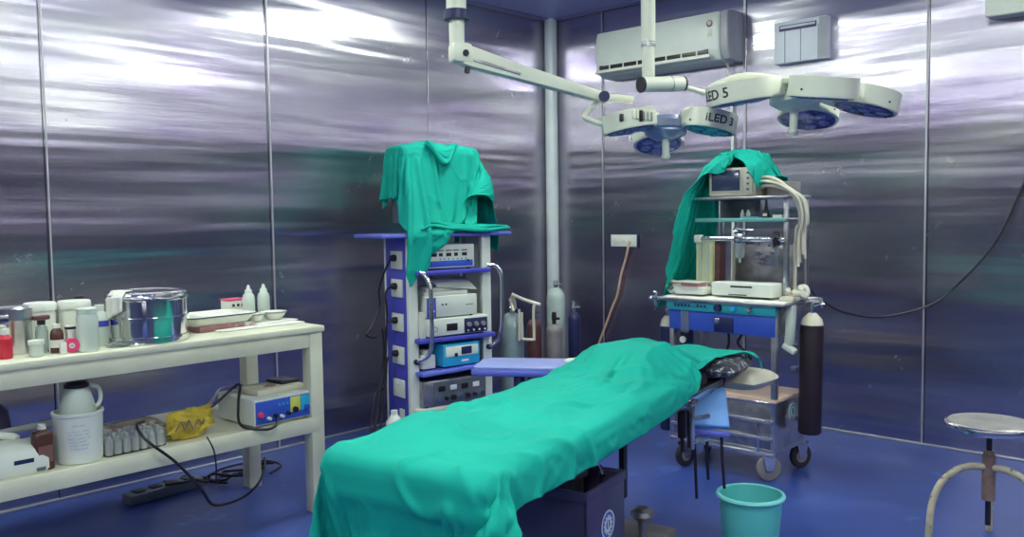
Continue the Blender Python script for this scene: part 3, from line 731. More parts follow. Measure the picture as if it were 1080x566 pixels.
MB().lathe([(0, 0.263), (0.043, 0.263), (0.043, 0.275), (0.03, 0.285), (0, 0.287)], 28).build('lid', 'black', t)
# shrink-wrapped pack of small bottles
o = loft([(rrect(0.24, 0.13, 0.02), 0), (rrect(0.25, 0.14, 0.03), 0.01), (rrect(0.25, 0.14, 0.03), 0.085), (rrect(0.20, 0.10, 0.03), 0.105), (rrect(0.03, 0.02, 0.005), 0.11)]).build('wrapping_film', 'plasticfilm', None, (-3.71, -0.985, ZS), (0, 0, 0.05))
tag(o, 'clear film around a pack of small white bottles on the shelf', 'plastic film')
for i in range(7):
    for j in range(3):
        b = MB().lathe([(0, 0), (0.014, 0), (0.015, 0.003), (0.015, 0.05), (0.009, 0.058), (0.009, 0.072), (0, 0.073)], 14)
        o = b.build('small_bottle', 'whiteplastic', None, (-3.81 + i * 0.033, -1.03 + j * 0.035, ZS + 0.004))
        tag(o, 'small white bottle inside the clear wrapped pack', 'bottle', 'small bottles in the wrapped pack')
o = MB().box((0, 0, 0.006), (0.22, 0.10, 0.012), 0.002).box((0.03, 0.01, 0.017), (0.20, 0.08, 0.008), 0.002, rot_z(0.2)).build('flat_cartons', 'paper', None, (-3.58, -0.80, ZS), (0, 0, 0.1)); tag(o, 'flat pale cartons behind the yellow bag on the shelf', 'cartons')
o = MB().tube([(-.10, 0, .03), (-.03, .02, .045), (.05, -.01, .04), (.12, .01, .035)], .008, 8, 5).tube([(-.11, .02, .04), (0, -.02, .055), (.1, .03, .05)], .006, 8, 5).build('brown_cable', 'brownmetal', None, (-3.62, -0.84, ZS)); tag(o, 'brownish cables lying on the flat pale cartons', 'cable')
# yellow bag
b = bmesh.new(); bmesh.ops.create_icosphere(b, subdivisions=4, radius=1)
for v in b.verts:
    p = v.co.copy(); n_ = noise.noise(p * 1.9) * 0.30 + abs(noise.noise(p * 3.5)) * 0.30 + noise.noise(p * 9) * 0.06 - .08
    p *= (1 + n_); p.x *= 0.105; p.y *= 0.065; p.z = p.z * 0.060 + 0.056 + 0.03 * max(0, -p.x * 8) * (1 if p.z > 0 else 0)
    p.x += 0.02 * p.z / .06; v.co = p; v.co.z = max(0.001, v.co.z)
yb = MB()._merge(b, Matrix()).build('yellow_bag', 'yellow', None, (-3.48, -0.99, ZS + 0.001), (0, 0, 0.1), ang=50)
tag(yb, 'crumpled yellow plastic bag with a brown cable on it', 'bag')
M['brownstroke'] = M['brownmetal']
bp_ = MB().tube([(-.07, -.068, .05), (-.05, -.078, .085), (-.035, -.075, .05), (-.02, -.08, .09), (0.0, -.075, .05), (.02, -.078, .085), (.04, -.07, .06), (.05, -.07, .08)], .003, 6, 4).build('cable_loop', 'brownmetal', None, (-3.49, -0.992, ZS)); tag(bp_, 'thin brown cable looped in front of the yellow bag', 'cable')

# electrosurgical unit
es = thing('electrosurgical_unit', 'white and blue electrosurgical unit with knobs at the right of the shelf', 'medical device', (-3.075, -0.925, ZS), 0.02)
W_, D_, H_ = 0.30, 0.30, 0.118
loft([(rrect(W_, D_, 0.006, 2), 0.008), (rrect(W_, D_, 0.006, 2), H_), (rrect(W_ - 0.012, D_ - 0.012, 0.006, 2), H_ + 0.004)]).build('housing', 'whiteplastic', es)
fp = MB().box((0, -D_ / 2 - 0.002, 0.062), (W_ - 0.012, 0.006, 0.098), 0.002).build('front_panel', 'panelblue', es)
MB().box((0.052, -D_ / 2 - 0.006, 0.075), (0.052, 0.003, 0.066), 0.001).build('yellow_panel', 'yellowlabel', fp)
MB().box((0.108, -D_ / 2 - 0.006, 0.075), (0.054, 0.003, 0.066), 0.001).build('cyan_panel', 'cyan', fp)
for (x, z, r_k, mm) in ((-0.125, 0.055, 0.013, 'pink'), (0.048, 0.052, 0.013, 'black'), (0.106, 0.052, 0.013, 'panelblue')):
    MB().lathe([(0, 0), (r_k, 0), (r_k * 0.9, 0.014), (0, 0.015)], 20, (x, -D_ / 2 - 0.006, z), (0, -1, 0)).build('knob', mm, es)
for k in range(4):
    MB().lathe([(0, 0), (0.008, 0), (0.007, 0.018), (0, 0.019)], 14, (-0.085 + k * 0.032, -D_ / 2 - 0.005, 0.034 + 0.008 * (k % 2)), (0, -1, 0)).build('socket', 'black' if k % 2 else 'whiteplastic', es)
for k in range(3):
    MB().cyl((-0.03 + k * 0.02, -D_ / 2 - 0.004, 0.085), (-0.03 + k * 0.02, -D_ / 2 - 0.010, 0.085), 0.005, n=12).build('indicator', 'cyan', es)
for (x, y) in ((-.12, -.12), (.12, -.12), (-.12, .12), (.12, .12)): MB().cyl((x, y, 0), (x, y, 0.01), 0.012).build('foot', 'rubber', es)
t = thing('flat_device', 'flat cream pad-like device lying on top of the electrosurgical unit', 'device', (-3.055, -0.94, ZS + 0.1225), 0.05)
MB().box((0, 0, 0.013), (0.24, 0.16, 0.026), 0.005).build('tray', 'skinpad', t)
MB().box((0.07, 0.01, 0.034), (0.10, 0.12, 0.016), 0.006).build('black_pad', 'black', t)
o = slab([(-.06, -.03, .028), (-.02, -.05, .028), (0.01, -.03, .030), (-.02, .0, .032)], .006, .001).build('arrow_plate', 'brownmetal', t)
cbl = MB()
cbl.tube([(-3.12, -1.09, ZS + 0.03), (-3.15, -1.13, ZS + 0.01), (-3.2, -1.12, ZS - .0), (-3.27, -1.05, ZS + 0.02), (-3.24, -0.98, ZS + 0.10), (-3.20, -0.92, ZS + 0.17), (-3.28, -0.88, ZS + 0.10), (-3.38, -0.85, ZS + .02)], 0.006, 8, 6)
o = cbl.build('black_cable', 'black', None); tag(o, 'black cable looping round the side of the electrosurgical unit', 'cable')
cb2 = MB().tube([(-3.38, -0.9, ZS + 0.06), (-3.30, -0.86, ZS + 0.1), (-3.22, -0.80, ZS + 0.14), (-3.1, -0.78, ZS + .13)], 0.005, 8, 5)
cb2.tube([(-3.40, -0.88, ZS + 0.05), (-3.31, -0.84, ZS + 0.085), (-3.25, -0.8, ZS + 0.11)], 0.004, 8, 5)
o = cb2.build('grey_leads', 'rod', None); tag(o, 'grey leads running from the yellow bag to the electrosurgical unit', 'cable')
cb3 = MB().tube([(-3.66, -1.00, ZS + 0.10), (-3.71, -1.05, ZS + 0.10), (-3.70, -1.115, ZS + 0.05), (-3.60, -1.13, ZS - 0.05), (-3.50, -1.13, 0.26), (-3.42, -1.08, 0.16), (-3.25, -0.98, 0.12), (-3.12, -0.9, 0.13), (-3.02, -0.80, 0.16), (-2.98, -0.74, 0.2)], 0.006, 8, 6)
o = cb3.build('black_cable', 'black', None); tag(o, 'long black cable drooping from the shelf edge in front of the wrapped pack', 'cable')
cb4 = MB().tube([(-3.46, -1.12, ZS + 0.02), (-3.44, -1.135, ZS - 0.04), (-3.43, -1.13, ZS - 0.12), (-3.43, -1.12, ZS - 0.18)], 0.0035, 6, 5)
o = cb4.build('black_cable', 'black', None); tag(o, 'short black wire hanging over the shelf edge below the yellow bag', 'cable')
# cable tangle on the floor under the table and a bar lying there
random.seed(11)
for k in range(3):
    P = []
    for i in range(16):
        a = i / 15
        P.append((-3.25 + a * 0.55 + random.uniform(-.03, .03), -0.28 - 0.05 * k + random.uniform(-.07, .07) + 0.05 * math.sin(a * 7 + k), 0.012 + 0.02 * k + random.uniform(0, .015)))
    o = MB().tube(P, 0.007, 8, 5).build('floor_cable', 'black', None); tag(o, 'black cable in the tangle on the floor under the instrument table', 'cable', 'tangled cables on the floor')
o = MB().tube([(-2.99, -.40, .012), (-3.05, -.32, .02), (-2.95, -.22, .03), (-2.80, -.20, .03), (-2.68, -.26, .03), (-2.66, -.36, .02), (-2.76, -.42, .012)], .006, 8, 6).build('floor_cable', 'black', None); tag(o, 'looped cable on the floor by the right rear leg of the cream table', 'cable')
t = thing('power_strip', 'dark extension board lying on the floor under the instrument table', 'power strip', (-3.27, -0.30, 0.0), 0.10)
MB().box((0, 0, 0.025), (0.38, 0.09, 0.05), 0.008).build('body', 'greyunit', t)
for k in range(4): MB().box((-0.13 + k * 0.085, 0, 0.053), (0.05, 0.05, 0.008), 0.003).build('socket', 'black', t)
# ================================================================ ENDOSCOPY TOWER (left of centre)
ta = R(-10.7)
tw = thing('equipment_tower', 'white and blue equipment trolley with shelves, power sockets and curved handles', 'equipment trolley', (-1.91, -0.548, 0), ta)
TWM = Matrix.Translation((-1.91, -0.548, 0)) @ rot_z(ta)
def TW(x, y, z): return TWM @ Vector((x, y, z))
for (x, y) in ((0.032, 0.02), (0.548, 0.02), (0.02, 0.29), (0.56, 0.29)):
    MB().box((x, y, 0.655), (0.062 if y < 0.1 else 0.03, 0.03, 1.13), 0.004).build('post', 'whiteplastic', tw)
sp = MB().box((0.008, 0.155, 0.655), (0.012, 0.24, 1.13), 0.002).build('side_panel', 'blue', tw)
MB().box((0.572, 0.155, 0.655), (0.010, 0.24, 1.13), 0.002).build('side_panel', 'whiteplastic', tw)
MB().box((0.29, 0.298, 0.5), (0.50, 0.008, 0.62), 0.002).build('back_panel', 'whiteplastic', tw)
for k, z in enumerate((1.08, 0.915, 0.715, 0.52, 0.325)):
    so = MB().box((-0.004, 0.13, z), (0.012, 0.13, 0.105), 0.004).build('socket_plate', 'white', sp)
    if k < 4:
        q = MB().lathe([(0, 0), (0.020, 0), (0.020, 0.022), (0.013, 0.032), (0, 0.033)], 16, (-0.010, 0.135, z + 0.012), (-1, 0, 0)); q.build('plug', 'black', sp)
    else:
        MB().box((-0.012, 0.14, z + 0.02), (0.006, 0.03, 0.02), 0.002).build('switch', 'paper', sp)
MB().box((-0.004, 0.10, 0.155), (0.012, 0.05, 0.10), 0.004).build('main_switch', 'white', sp)
MB().box((0.27, 0.15, 1.222), (0.90, 0.36, 0.022), 0.008).build('top_board', 'boardblue', tw)
sh = [(1.005, 0.0), (0.615, 0.0), (0.425, 0.0), (0.205, 0.0)]
MB().box((0.29, 0.125, 1.005), (0.52, 0.33, 0.026), 0.006).build('shelf', 'blue', tw)
MB().box((0.30, 0.115, 0.612), (0.53, 0.35, 0.026), 0.006).build('shelf', 'blue', tw)
MB().box((0.305, 0.105, 0.428), (0.54, 0.37, 0.022), 0.006, Matrix.Rotation(-0.03, 4, 'Y')).build('shelf', 'boardblue', tw)
MB().box((0.29, 0.125, 0.205), (0.52, 0.33, 0.026), 0.006).build('shelf', 'whiteplastic', tw)
MB().box((0.29, 0.15, 0.11), (0.58, 0.30, 0.05), 0.008).build('base', 'whiteplastic', tw)
for (x, y) in ((0.04, 0.04), (0.54, 0.04), (0.04, 0.26), (0.54, 0.26)):
    MB().cyl((x - .012, y, 0.042), (x + .012, y, 0.042), 0.042, n=20).box((x, y, 0.075), (0.03, 0.05, 0.03), 0.006).build('caster', 'rubber', tw)
MB().tube([(0.045, 0.0, 1.02), (0.075, -0.045, 1.0), (0.098, -0.075, 0.93), (0.10, -0.08, 0.80), (0.10, -0.08, 0.62), (0.085, -0.06, 0.53), (0.04, 0.0, 0.49)], 0.013, 12, 6).build('curved_handle', 'chrome', tw)
MB().tube([(0.55, 0.0, 1.03), (0.60, -0.03, 1.02), (0.625, -0.045, 0.95), (0.625, -0.045, 0.80), (0.62, -0.045, 0.66), (0.60, -0.03, 0.57), (0.55, 0.0, 0.53)], 0.013, 12, 6).build('curved_handle', 'chrome', tw)
MB().lathe([(0, 0), (.016, 0), (.016, .02), (0, .02)], 14, (0.04, 0.006, 0.49), (0, -1, 0)).build('handle_cap', 'black', tw)
MB().lathe([(0, 0), (.016, 0), (.016, .02), (0, .02)], 14, (0.55, 0.006, 0.53), (0, -1, 0)).build('handle_cap', 'black', tw)

def unit(name, label, cat, x0, x1, y0, y1, z0, z1, m, rz=0.0):
    """a boxed device standing on a tower shelf; local frame: x across, -y front, z up, origin at the middle of its base"""
    p = TW((x0 + x1) / 2, (y0 + y1) / 2, z0)
    t = thing(name, label, cat, p, ta + rz)
    w_, d_, h_ = x1 - x0, y1 - y0, z1 - z0
    MB().box((0, 0, h_ / 2 + 0.004), (w_, d_, h_ - 0.008), 0.006).build('housing', m, t)
    for sx in (-1, 1):
        for sy in (-1, 1): MB().cyl((sx * w_ * .42, sy * d_ * .4, 0), (sx * w_ * .42, sy * d_ * .4, 0.008), 0.01, n=12).build('foot', 'rubber', t)
    return t, w_, d_, h_
# 1 top device
t, w_, d_, h_ = unit('light_source', 'white device with blue bottom strip on the topmost shelf under the draped monitor', 'medical device', 0.085, 0.45, -0.01, 0.26, 1.0185, 1.165, 'whiteplastic')
f_ = MB().box((0, -d_ / 2 - 0.002, 0.035), (w_ - 0.03, 0.005, 0.035), 0.002).build('blue_strip', 'panelblue', t)
for k, x in enumerate((-.10, -.055, 0.0, 0.05, 0.11)):
    MB().box((x, -d_ / 2 - 0.002, 0.088), (0.035 if k in (0, 2, 4) else 0.025, 0.004, 0.020), 0.002).build('display', 'black', t)
    MB().box((x, -d_ / 2 - 0.0015, 0.112), (0.04, 0.003, 0.006)).build('print', 'navy', t)
for k in range(7):
    MB().cyl((-.06 + k * .03, -d_ / 2, 0.062), (-.06 + k * .03, -d_ / 2 - .005, 0.062), 0.004, n=10).build('button', 'greyunit', t)
MB().cyl((-w_ / 2 + .025, -d_ / 2, .037), (-w_ / 2 + .025, -d_ / 2 - .012, .037), .014, n=18).build('knob', 'navy', t)
MB().cyl((w_ / 2 - .05, -d_ / 2, .05), (w_ / 2 - .05, -d_ / 2 - .012, .05), .006, n=12).build('lever', 'black', t)
# 2 stacked pair on the second shelf
t, w_, d_, h_ = unit('camera_control_unit', 'white slim unit with dark display and dark knob panel, lower of a stacked pair', 'medical device', 0.10, 0.52, -0.045, 0.24, 0.6255, 0.735, 'whiteplastic')
MB().box((-0.05, -d_ / 2 - .002, .055), (.075, .005, .042), .002).build('display', 'black', t)
kp = MB().box((0.118, -d_ / 2 - .002, .055), (.165, .005, .085), .002).build('knob_panel', 'navy', t)
for k in range(3): MB().cyl((.065 + k * .05, -d_ / 2 - .004, .062), (.065 + k * .05, -d_ / 2 - .02, .062), .014, n=16).build('knob', 'greypaint', kp)
for k in range(4): MB().cyl((.06 + k * .04, -d_ / 2 - .004, .026), (.06 + k * .04, -d_ / 2 - .01, .026), .006, n=12).build('socket', 'white', kp)
MB().lathe([(.013, 0), (.016, 0), (.016, .003), (.013, .003)], 18, (-.165, -d_ / 2, .05), (0, -1, 0)).build('ring', 'greypaint', t)
t, w_, d_, h_ = unit('white_processor', 'white box unit with a blue left edge, upper of a stacked pair', 'medical device', 0.10, 0.45, -0.03, 0.24, 0.7355, 0.865, 'whiteplastic')
MB().box((-w_ / 2 + .03, -d_ / 2 - .002, h_ / 2), (.06, .006, h_ - .012), .002).build('blue_end', 'blue', t)
MB().box((-w_ / 2 + .03, -d_ / 2 - .006, .045), (.04, .002, .008)).build('print', 'textwhite', t)
for x in (-.07, -.045): MB().cyl((x, -d_ / 2, .08), (x, -d_ / 2 - .006, .08), .005, n=12).build('indicator', 'black', t)
MB().box((0.12, -d_ / 2 - .001, .07), (.05, .002, .006)).build('marking', 'greypaint', t)
# papers above and at the left
o = MB().box((0, 0, .012), (.30, .22, .024), .002).box((-.01, .01, .035), (.27, .2, .02), .002, rot_z(.1)).build('paper_stack', 'paper', None, TW(0.26, 0.12, 0.8655), (0, 0, ta)); tag(o, 'white papers lying on the upper of the stacked white units', 'papers')
o = slab([(0.0, 0, 0), (.27, -.02, -.03), (.27, .1, .035), (.0, .12, .055)], .006, .002).build('leaning_card', 'paper', None, TW(0.20, 0.02, 0.922), (0, 0, ta)); tag(o, 'white sheet propped aslant behind the papers on the stacked units', 'papers')
o = MB().box((0, 0, .075), (.03, .16, .15), .003).build('manual', 'paper', None, TW(0.082, 0.06, 0.6255), (0, 0, ta)); tag(o, 'white booklet standing on edge beside the stacked white units', 'booklet')
# 3 cyan device
t, w_, d_, h_ = unit('insufflator', 'small device with cyan lower front and white upper front on the third shelf', 'medical device', 0.185, 0.45, -0.05, 0.20, 0.441, 0.58, 'cyan', 0.05)
MB().box((0, -d_ / 2 - .002, .095), (w_ - .03, .005, .06), .002).build('white_face', 'whiteplastic', t)
MB().box((0.03, -d_ / 2 - .006, .095), (.075, .004, .045), .002).build('display', 'navy', t)
MB().cyl((-.05, -d_ / 2, .075), (-.05, -d_ / 2 - .012, .075), .012, n=16).build('knob', 'chrome', t)
MB().box((0.02, -d_ / 2 - .002, .035), (.05, .003, .012)).build('print', 'textwhite', t)
o = MB().box((0, 0, .04), (.09, .12, .08), .006).box((0, 0, .095), (.05, .1, .03), .006).build('tape_box', 'paper', None, TW(0.12, 0.05, 0.442), (0, 0, ta)); tag(o, 'white carton beside the cyan-fronted device', 'carton')
# 4 grey unit
t, w_, d_, h_ = unit('dark_control_unit', 'dark grey unit with many knobs on the lowest visible shelf of the tower', 'medical device', 0.06, 0.50, -0.04, 0.24, 0.2185, 0.375, 'rod')
fp = slab([(-.15, -d_ / 2 - .002, .012), (w_ / 2 - .006, -d_ / 2 - .002, .012), (w_ / 2 - .006, -d_ / 2 + .03 - .036, h_ - .012), (-.15, -d_ / 2 + .03 - .036, h_ - .012)], .008, .002).build('front_panel', 'greyunit', t)
random.seed(5)
for k in range(7): MB().cyl((-.12 + k * .05, -d_ / 2, .045), (-.12 + k * .05, -d_ / 2 - .022, .045), .012 if k % 2 else .016, n=14).build('knob', 'black' if k % 3 else 'chrome', fp)
for k in range(4): MB().box((-.10 + k * .08, -d_ / 2 - .010, .105), (.045, .006, .030), .002).build('display', 'textwhite' if k % 2 else 'black', fp)
b = MB()
for k in range(3):
    b.tube([(-.12 + random.uniform(-.02, .02), .0, h_ + .012), (-.04, -.04 + k * .03, h_ + .02 + .01 * k), (.04, -.02 - k * .02, h_ + .015), (.13, .0 + k * .02, h_ + .013)], .010, 8, 5)
o = b.build('teal_tube_coil', 'teal', None, t.location, (0, 0, ta)); tag(o, 'teal tubing lying on top of the dark grey unit', 'tubing')

# monitor hidden under the drape and the drape
mo = thing('monitor', 'boxy monitor on the blue top board, hidden under a green drape', 'monitor', TW(0.30, 0.20, 1.2335), ta)
MB().box((0, 0, 0.27), (0.50, 0.16, 0.42), 0.012).build('casing', 'greyunit', mo)
MB().box((0, -0.082, 0.27), (0.46, 0.006, 0.38), 0.003).build('screen', 'screen', mo)
MB().box((0, 0, 0.035), (0.12, 0.10, 0.07), 0.008).box((0, 0, 0.008), (0.26, 0.16, 0.016), 0.005).build('stand', 'greyunit', mo)
def mon_grid(a, b):
    x = -0.28 + a * 1.36
    k = max(0, min(1, (a - 0.70) / 0.05)); l = 1 - min(1, a / 0.40)
    y0 = -0.42 - 0.19 * l + 0.52 * k; y1 = 0.52
    y = y0 + b * (y1 - y0)
    z = 1.80 + 0.02 * noise.noise((x * 6, y * 6, 4.1))
    return TW(x, y, z)
c1 = MB(TWM); c1.box((0.30, 0.20, 1.49), (0.52, 0.20, 0.49), 0.03)
c1.ell((0.24, 0.19, 1.73), (0.12, 0.08, 0.03))
c2 = MB(TWM); c2.box((0.27, 0.15, 1.222), (0.90, 0.36, 0.022), 0.006)
md = drape('green_drape', 'sheet', mon_grid, 104, 80, [c1, c2], frames=50, bend=0.5, stiff=8, fric=40, mass=0.22, wrinkle=(0.008, 6, 5.0))
tag(md, 'sea-green cloth thrown over the boxy monitor on top of the equipment tower', 'drape')
# swags of the gathered cloth at the monitor's top front edge
b = MB()
random.seed(21)
for k in range(8):
    P = []; dr_ = 0.012 + 0.013 * k; x0 = -0.09 - 0.004 * k + random.uniform(-.01, .01); x1 = 0.10 + random.uniform(-.02, .03)
    for i in range(9):
        q = i / 8
        P.append((x0 + (x1 - x0) * q, -0.012 - 0.003 * k - 0.012 * math.sin(PI * q) + 0.05 * (1 - min(1, k / 3)), 0.022 - dr_ * math.sin(PI * q ** 1.2) + 0.012 * (1 - q) * (k % 2) + .01 * math.sin(7 * q + k)))
    b.tube(P, [0.006 + 0.010 * math.sin(PI * min(1, (i + 1) / 50)) for i in range(49)], 10, 6)
bt = b.build('gathered_folds', 'sheet', md, (0, 0, 0)); bt.matrix_basis = TWM @ Matrix.Translation((0.29, 0.10, 1.735))
b = MB(); random.seed(14)
for k in range(6):
    P = []
    for i in range(11):
        q = i / 10
        P.append((0.06 + 0.035 * k + (0.62 - 0.03 * k) * q, -0.052 + 0.017 * k + 0.012 * math.sin(6 * q + k * 1.7), 1.246 + 0.010 * (k % 2) + 0.014 * math.sin(4.5 * q + k) ** 2 + 0.03 * math.exp(-((q - .12) / .12) ** 2)))
    b.tube(P, [0.005 + 0.009 * math.sin(PI * min(1, (i + 3) / 64)) for i in range(61)], 10, 6)
bt = b.build('pooled_hem', 'sheet', md); bt.matrix_basis = TWM
# sockets' cables hanging at the tower's left side
for k, (z0, y) in enumerate(((0.925, 0.10), (0.73, 0.12), (0.535, 0.14))):
    P = [TW(-0.045, 0.135, z0), TW(-0.075, 0.14, z0 - 0.04), TW(-0.06 - 0.012 * k, 0.16, z0 - 0.20), TW(-0.10 - 0.03 * k, 0.14, 0.30), TW(-0.16 - .03 * k, 0.10, 0.08), TW(-0.2 - .03 * k, 0.05, 0.01)]
    MB(TWM.inverted()).tube(P, 0.006, 8, 6).build('power_cord', 'black', tw)
P = [TW(-0.04, 0.13, 1.09), TW(-0.06, 0.17, 1.02), TW(-0.065, 0.24, 0.9), TW(-0.05, 0.27, 0.80), TW(-0.12, 0.25, 0.68), TW(-0.15, .25, .64), TW(-0.09, .25, .62), TW(-0.05, .24, .66), TW(-0.06, .22, .45), TW(-0.13, .18, .18), TW(-.22, .12, .01)]
MB(TWM.inverted()).tube(P, 0.006, 8, 6).build('power_cord', 'black', tw)
t = thing('floor_bottle', 'small white bottle on the floor left of the equipment tower', 'bottle', TW(-0.10, 0.02, 0.0), 0)
MB().lathe([(0, 0), (.045, 0), (.048, .006), (.048, .16), (.02, .20), (0, .20)], 24).build('body', 'whiteplastic', t)
MB().lathe([(0, .20), (.02, .20), (.02, .225), (0, .226)], 18).build('cap', 'whiteplastic', t)
# ================================================================ ANAESTHESIA TROLLEY (right of centre)
AX, AY = -1.0, -2.15
am = thing('anaesthesia_trolley', 'steel anaesthesia trolley with teal and blue front, shelves and large casters', 'medical trolley', (AX, AY, 0))
TA = Matrix.Translation((-AX, -AY, 0))
def A(): return MB(TA)
XF, XB, YL, YR = -1.20, -0.86, -1.84, -2.45
for (x, y) in ((XF + .015, YL - .015), (XF + .015, YR + .015), (XB - .015, YL - .015), (XB - .015, YR + .015)):
    A().box((x, y, 0.50), (0.028, 0.028, 0.74), 0.004).build('post', 'steel', am)
# casters
for (x, y, a) in ((-1.175, -2.40, -0.65), (-0.86, -2.42, -0.45), (-1.22, -1.95, -0.2), (-0.90, -1.90, 0.3)):
    c = MB(TA @ Matrix.Translation((x, y, 0)) @ rot_z(a))
    c.lathe([(0.030, -0.012), (0.050, -0.014), (0.062, -0.010), (0.064, 0), (0.062, 0.010), (0.050, 0.014), (0.030, 0.012), (0.030, -0.012)], 36, (0, 0, 0.064), (0, 1, 0))
    w_ = c.build('caster', 'rubber' if x != -1.175 else 'greypaint', am)
    h = MB(TA @ Matrix.Translation((x, y, 0)) @ rot_z(a))
    h.lathe([(0, -0.013), (0.034, -0.013), (0.036, 0), (0.034, 0.013), (0, 0.013)], 28, (0, 0, 0.064), (0, 1, 0)).build('hub', 'greypaint', w_)
    k = MB(TA @ Matrix.Translation((x, y, 0)) @ rot_z(a))
    for s in (-1, 1): k.prism([(-0.018, 0.05), (0.018, 0.05), (0.035, 0.135), (-0.035, 0.135)], -0.002, 0.002, 0, Matrix.Translation((0, s * 0.019, 0)) @ Matrix.Rotation(PI / 2, 4, 'X'))
    k.box((0, 0, 0.137), (0.07, 0.05, 0.008), 0.002).cyl((0, -.022, .064), (0, .022, .064), .007, n=12)
    k.build('fork', 'chrome', w_)
# lower cabinet
A().box(((XF + XB) / 2, (YL + YR) / 2, 0.150), (XB - XF, YL - YR, 0.02), 0.003).build('bottom_tray', 'steel', am)
A().box((XB - 0.01, (YL + YR) / 2, 0.28), (0.006, YL - YR - .04, 0.26), 0.001).build('rear_panel', 'steel', am)
A().box(((XF + XB) / 2, YR + 0.005, 0.275), (XB - XF - .03, 0.006, 0.25), 0.001).build('side_panel', 'steel', am)
A().box((XF + .008, (YL + YR) / 2, 0.27), (0.006, YL - YR - .05, 0.24), 0.001).build('front_panel', 'rod', am)
for z in (0.30, 0.215, 0.135): A().box((XF - .004, (YL + YR) / 2, z), (0.012, YL - YR - .02, 0.018), 0.004).build('front_rail', 'chrome', am)
A().box((XF - 0.004, YR + 0.09, 0.22), (0.010, 0.012, 0.18), 0.003).build('latch_bar', 'chrome', am)
A().box(((XF + XB) / 2, (YL + YR) / 2, 0.405), (XB - XF, YL - YR, 0.018), 0.003).build('middle_shelf', 'woodtray', am)
A().box((XF - 0.002, (YL + YR) / 2, 0.392), (0.012, YL - YR, 0.014), 0.003).build('shelf_edge', 'chrome', am)
stk = MB(TA).lathe([(0, 0), (0.045, 0), (0.045, 0.002), (0, 0.002)], 32, (-1.02, YR - 0.0005, 0.33), (0, -1, 0)).build('round_sticker', 'milky', am)
MB(TA).lathe([(0.028, 0.002), (0.034, 0.002), (0.034, 0.003), (0.028, 0.003)], 28, (-1.02, YR - 0.0005, 0.33), (0, -1, 0)).box((-1.02, YR - .003, .33), (.02, .001, .03)).build('sticker_mark', 'teal', stk)
# blue drawer front + teal panel
A().box((-0.99, (YL + YR) / 2, 0.795), (0.38, YL - YR, 0.13), 0.004).build('drawer_case', 'steel', am)
df = A().box((XF + .002, (YL + YR) / 2, 0.772), (0.016, YL - YR - .01, 0.10), 0.003).build('drawer_front', 'panelblue', am)
A().box((XF - .008, -2.17, 0.765), (0.008, 0.11, 0.075), 0.002).build('recess', 'navy', df)
A().box((XF - .014, -2.135, 0.782), (0.010, 0.03, 0.030), 0.003).build('latch', 'chrome', df)
A().box((XF - .012, -1.945, 0.765), (0.006, 0.045, 0.115), 0.002).build('clear_holder', 'clear', df)
tp = A().box((XF - .004, (YL + YR) / 2, 0.849), (0.030, YL - YR + .01, 0.052), 0.005).build('teal_panel', 'teal', am)
FM = TA @ Matrix.Translation((XF - .0195, -1.985, 0.852)) @ Matrix(((0, 0, -1, 0), (-1, 0, 0, 0), (0, 1, 0, 0), (0, 0, 0, 1)))
random.seed(4)
b = MB(TA)
for k in range(9):
    if k != 5: b.box((XF - .0195, -1.89 - k * .021 - (0.01 if k > 5 else 0), 0.853), (0.002, 0.013, 0.012 if k % 3 else .016), 0.001)
b.box((XF - .0192, -1.985, 0.8455), (0.0015, 0.20, 0.003))
b.build('panel_print', 'navy', tp)
for (y, r, mm) in ((-2.145, .021, 'navy'), (-2.235, .015, 'cyan'), (-2.325, .016, 'chrome')):
    MB(TA).lathe([(0, 0), (r, 0), (r * .85, .02), (0, .022)], 24, (XF - .019, y, 0.85), (-1, 0, 0)).build('knob', mm, tp)
# worktop with white cover
A().box((-1.02, -2.15, 0.882), (0.44, 0.72, 0.014), 0.003).build('worktop', 'steel', am)
wt = MB(TA); pts = []
for i in range(25):
    for j in range(15):
        y = -1.82 - 0.68 * i / 24; x = -1.235 + 0.40 * j / 14
        z = 0.893 + 0.014 * abs(noise.noise((x * 9, y * 9, 1))) + (-.02 if j == 0 else 0)
        pts.append((x, y, z))
wt._add(pts, [(i * 15 + j, (i + 1) * 15 + j, (i + 1) * 15 + j + 1, i * 15 + j + 1) for i in range(24) for j in range(14)])
o = wt.build('worktop_cover', 'paper', am); o.modifiers.new('s', 'SOLIDIFY').thickness = 0.003
# side yokes: T valves left and right, rings
A().cyl((-1.15, -1.83, .875), (-1.15, -1.70, .875), .010, n=12).cyl((-1.15, -1.72, .83), (-1.15, -1.72, .905), .008, n=12).ell((-1.15, -1.72, .90), (.014, .014, .012), 12).ell((-1.15, -1.695, .87), (.014, .018, .014), 12).build('yoke_valve', 'chrome', am)
A().cyl((-0.92, -2.46, .875), (-0.92, -2.56, .875), .010, n=12).cyl((-0.92, -2.56, .85), (-0.92, -2.56, .90), .010, n=12).box((-0.93, -2.51, .87), (.05, .05, .035), .006).build('yoke_valve', 'chrome', am)
for (y, x, lab) in ((-1.80, -1.10, 'ring_reel'), (-2.50, -1.02, 'ring_reel')):
    A().lathe([(.020, -.012), (.036, -.012), (.038, 0), (.036, .012), (.020, .012), (.020, -.012)], 28, (x, y, 0.935), (-1, 0.3, 0)).box((x + .02, y, .90), (.02, .03, .04), .003).build(lab, 'white', am)
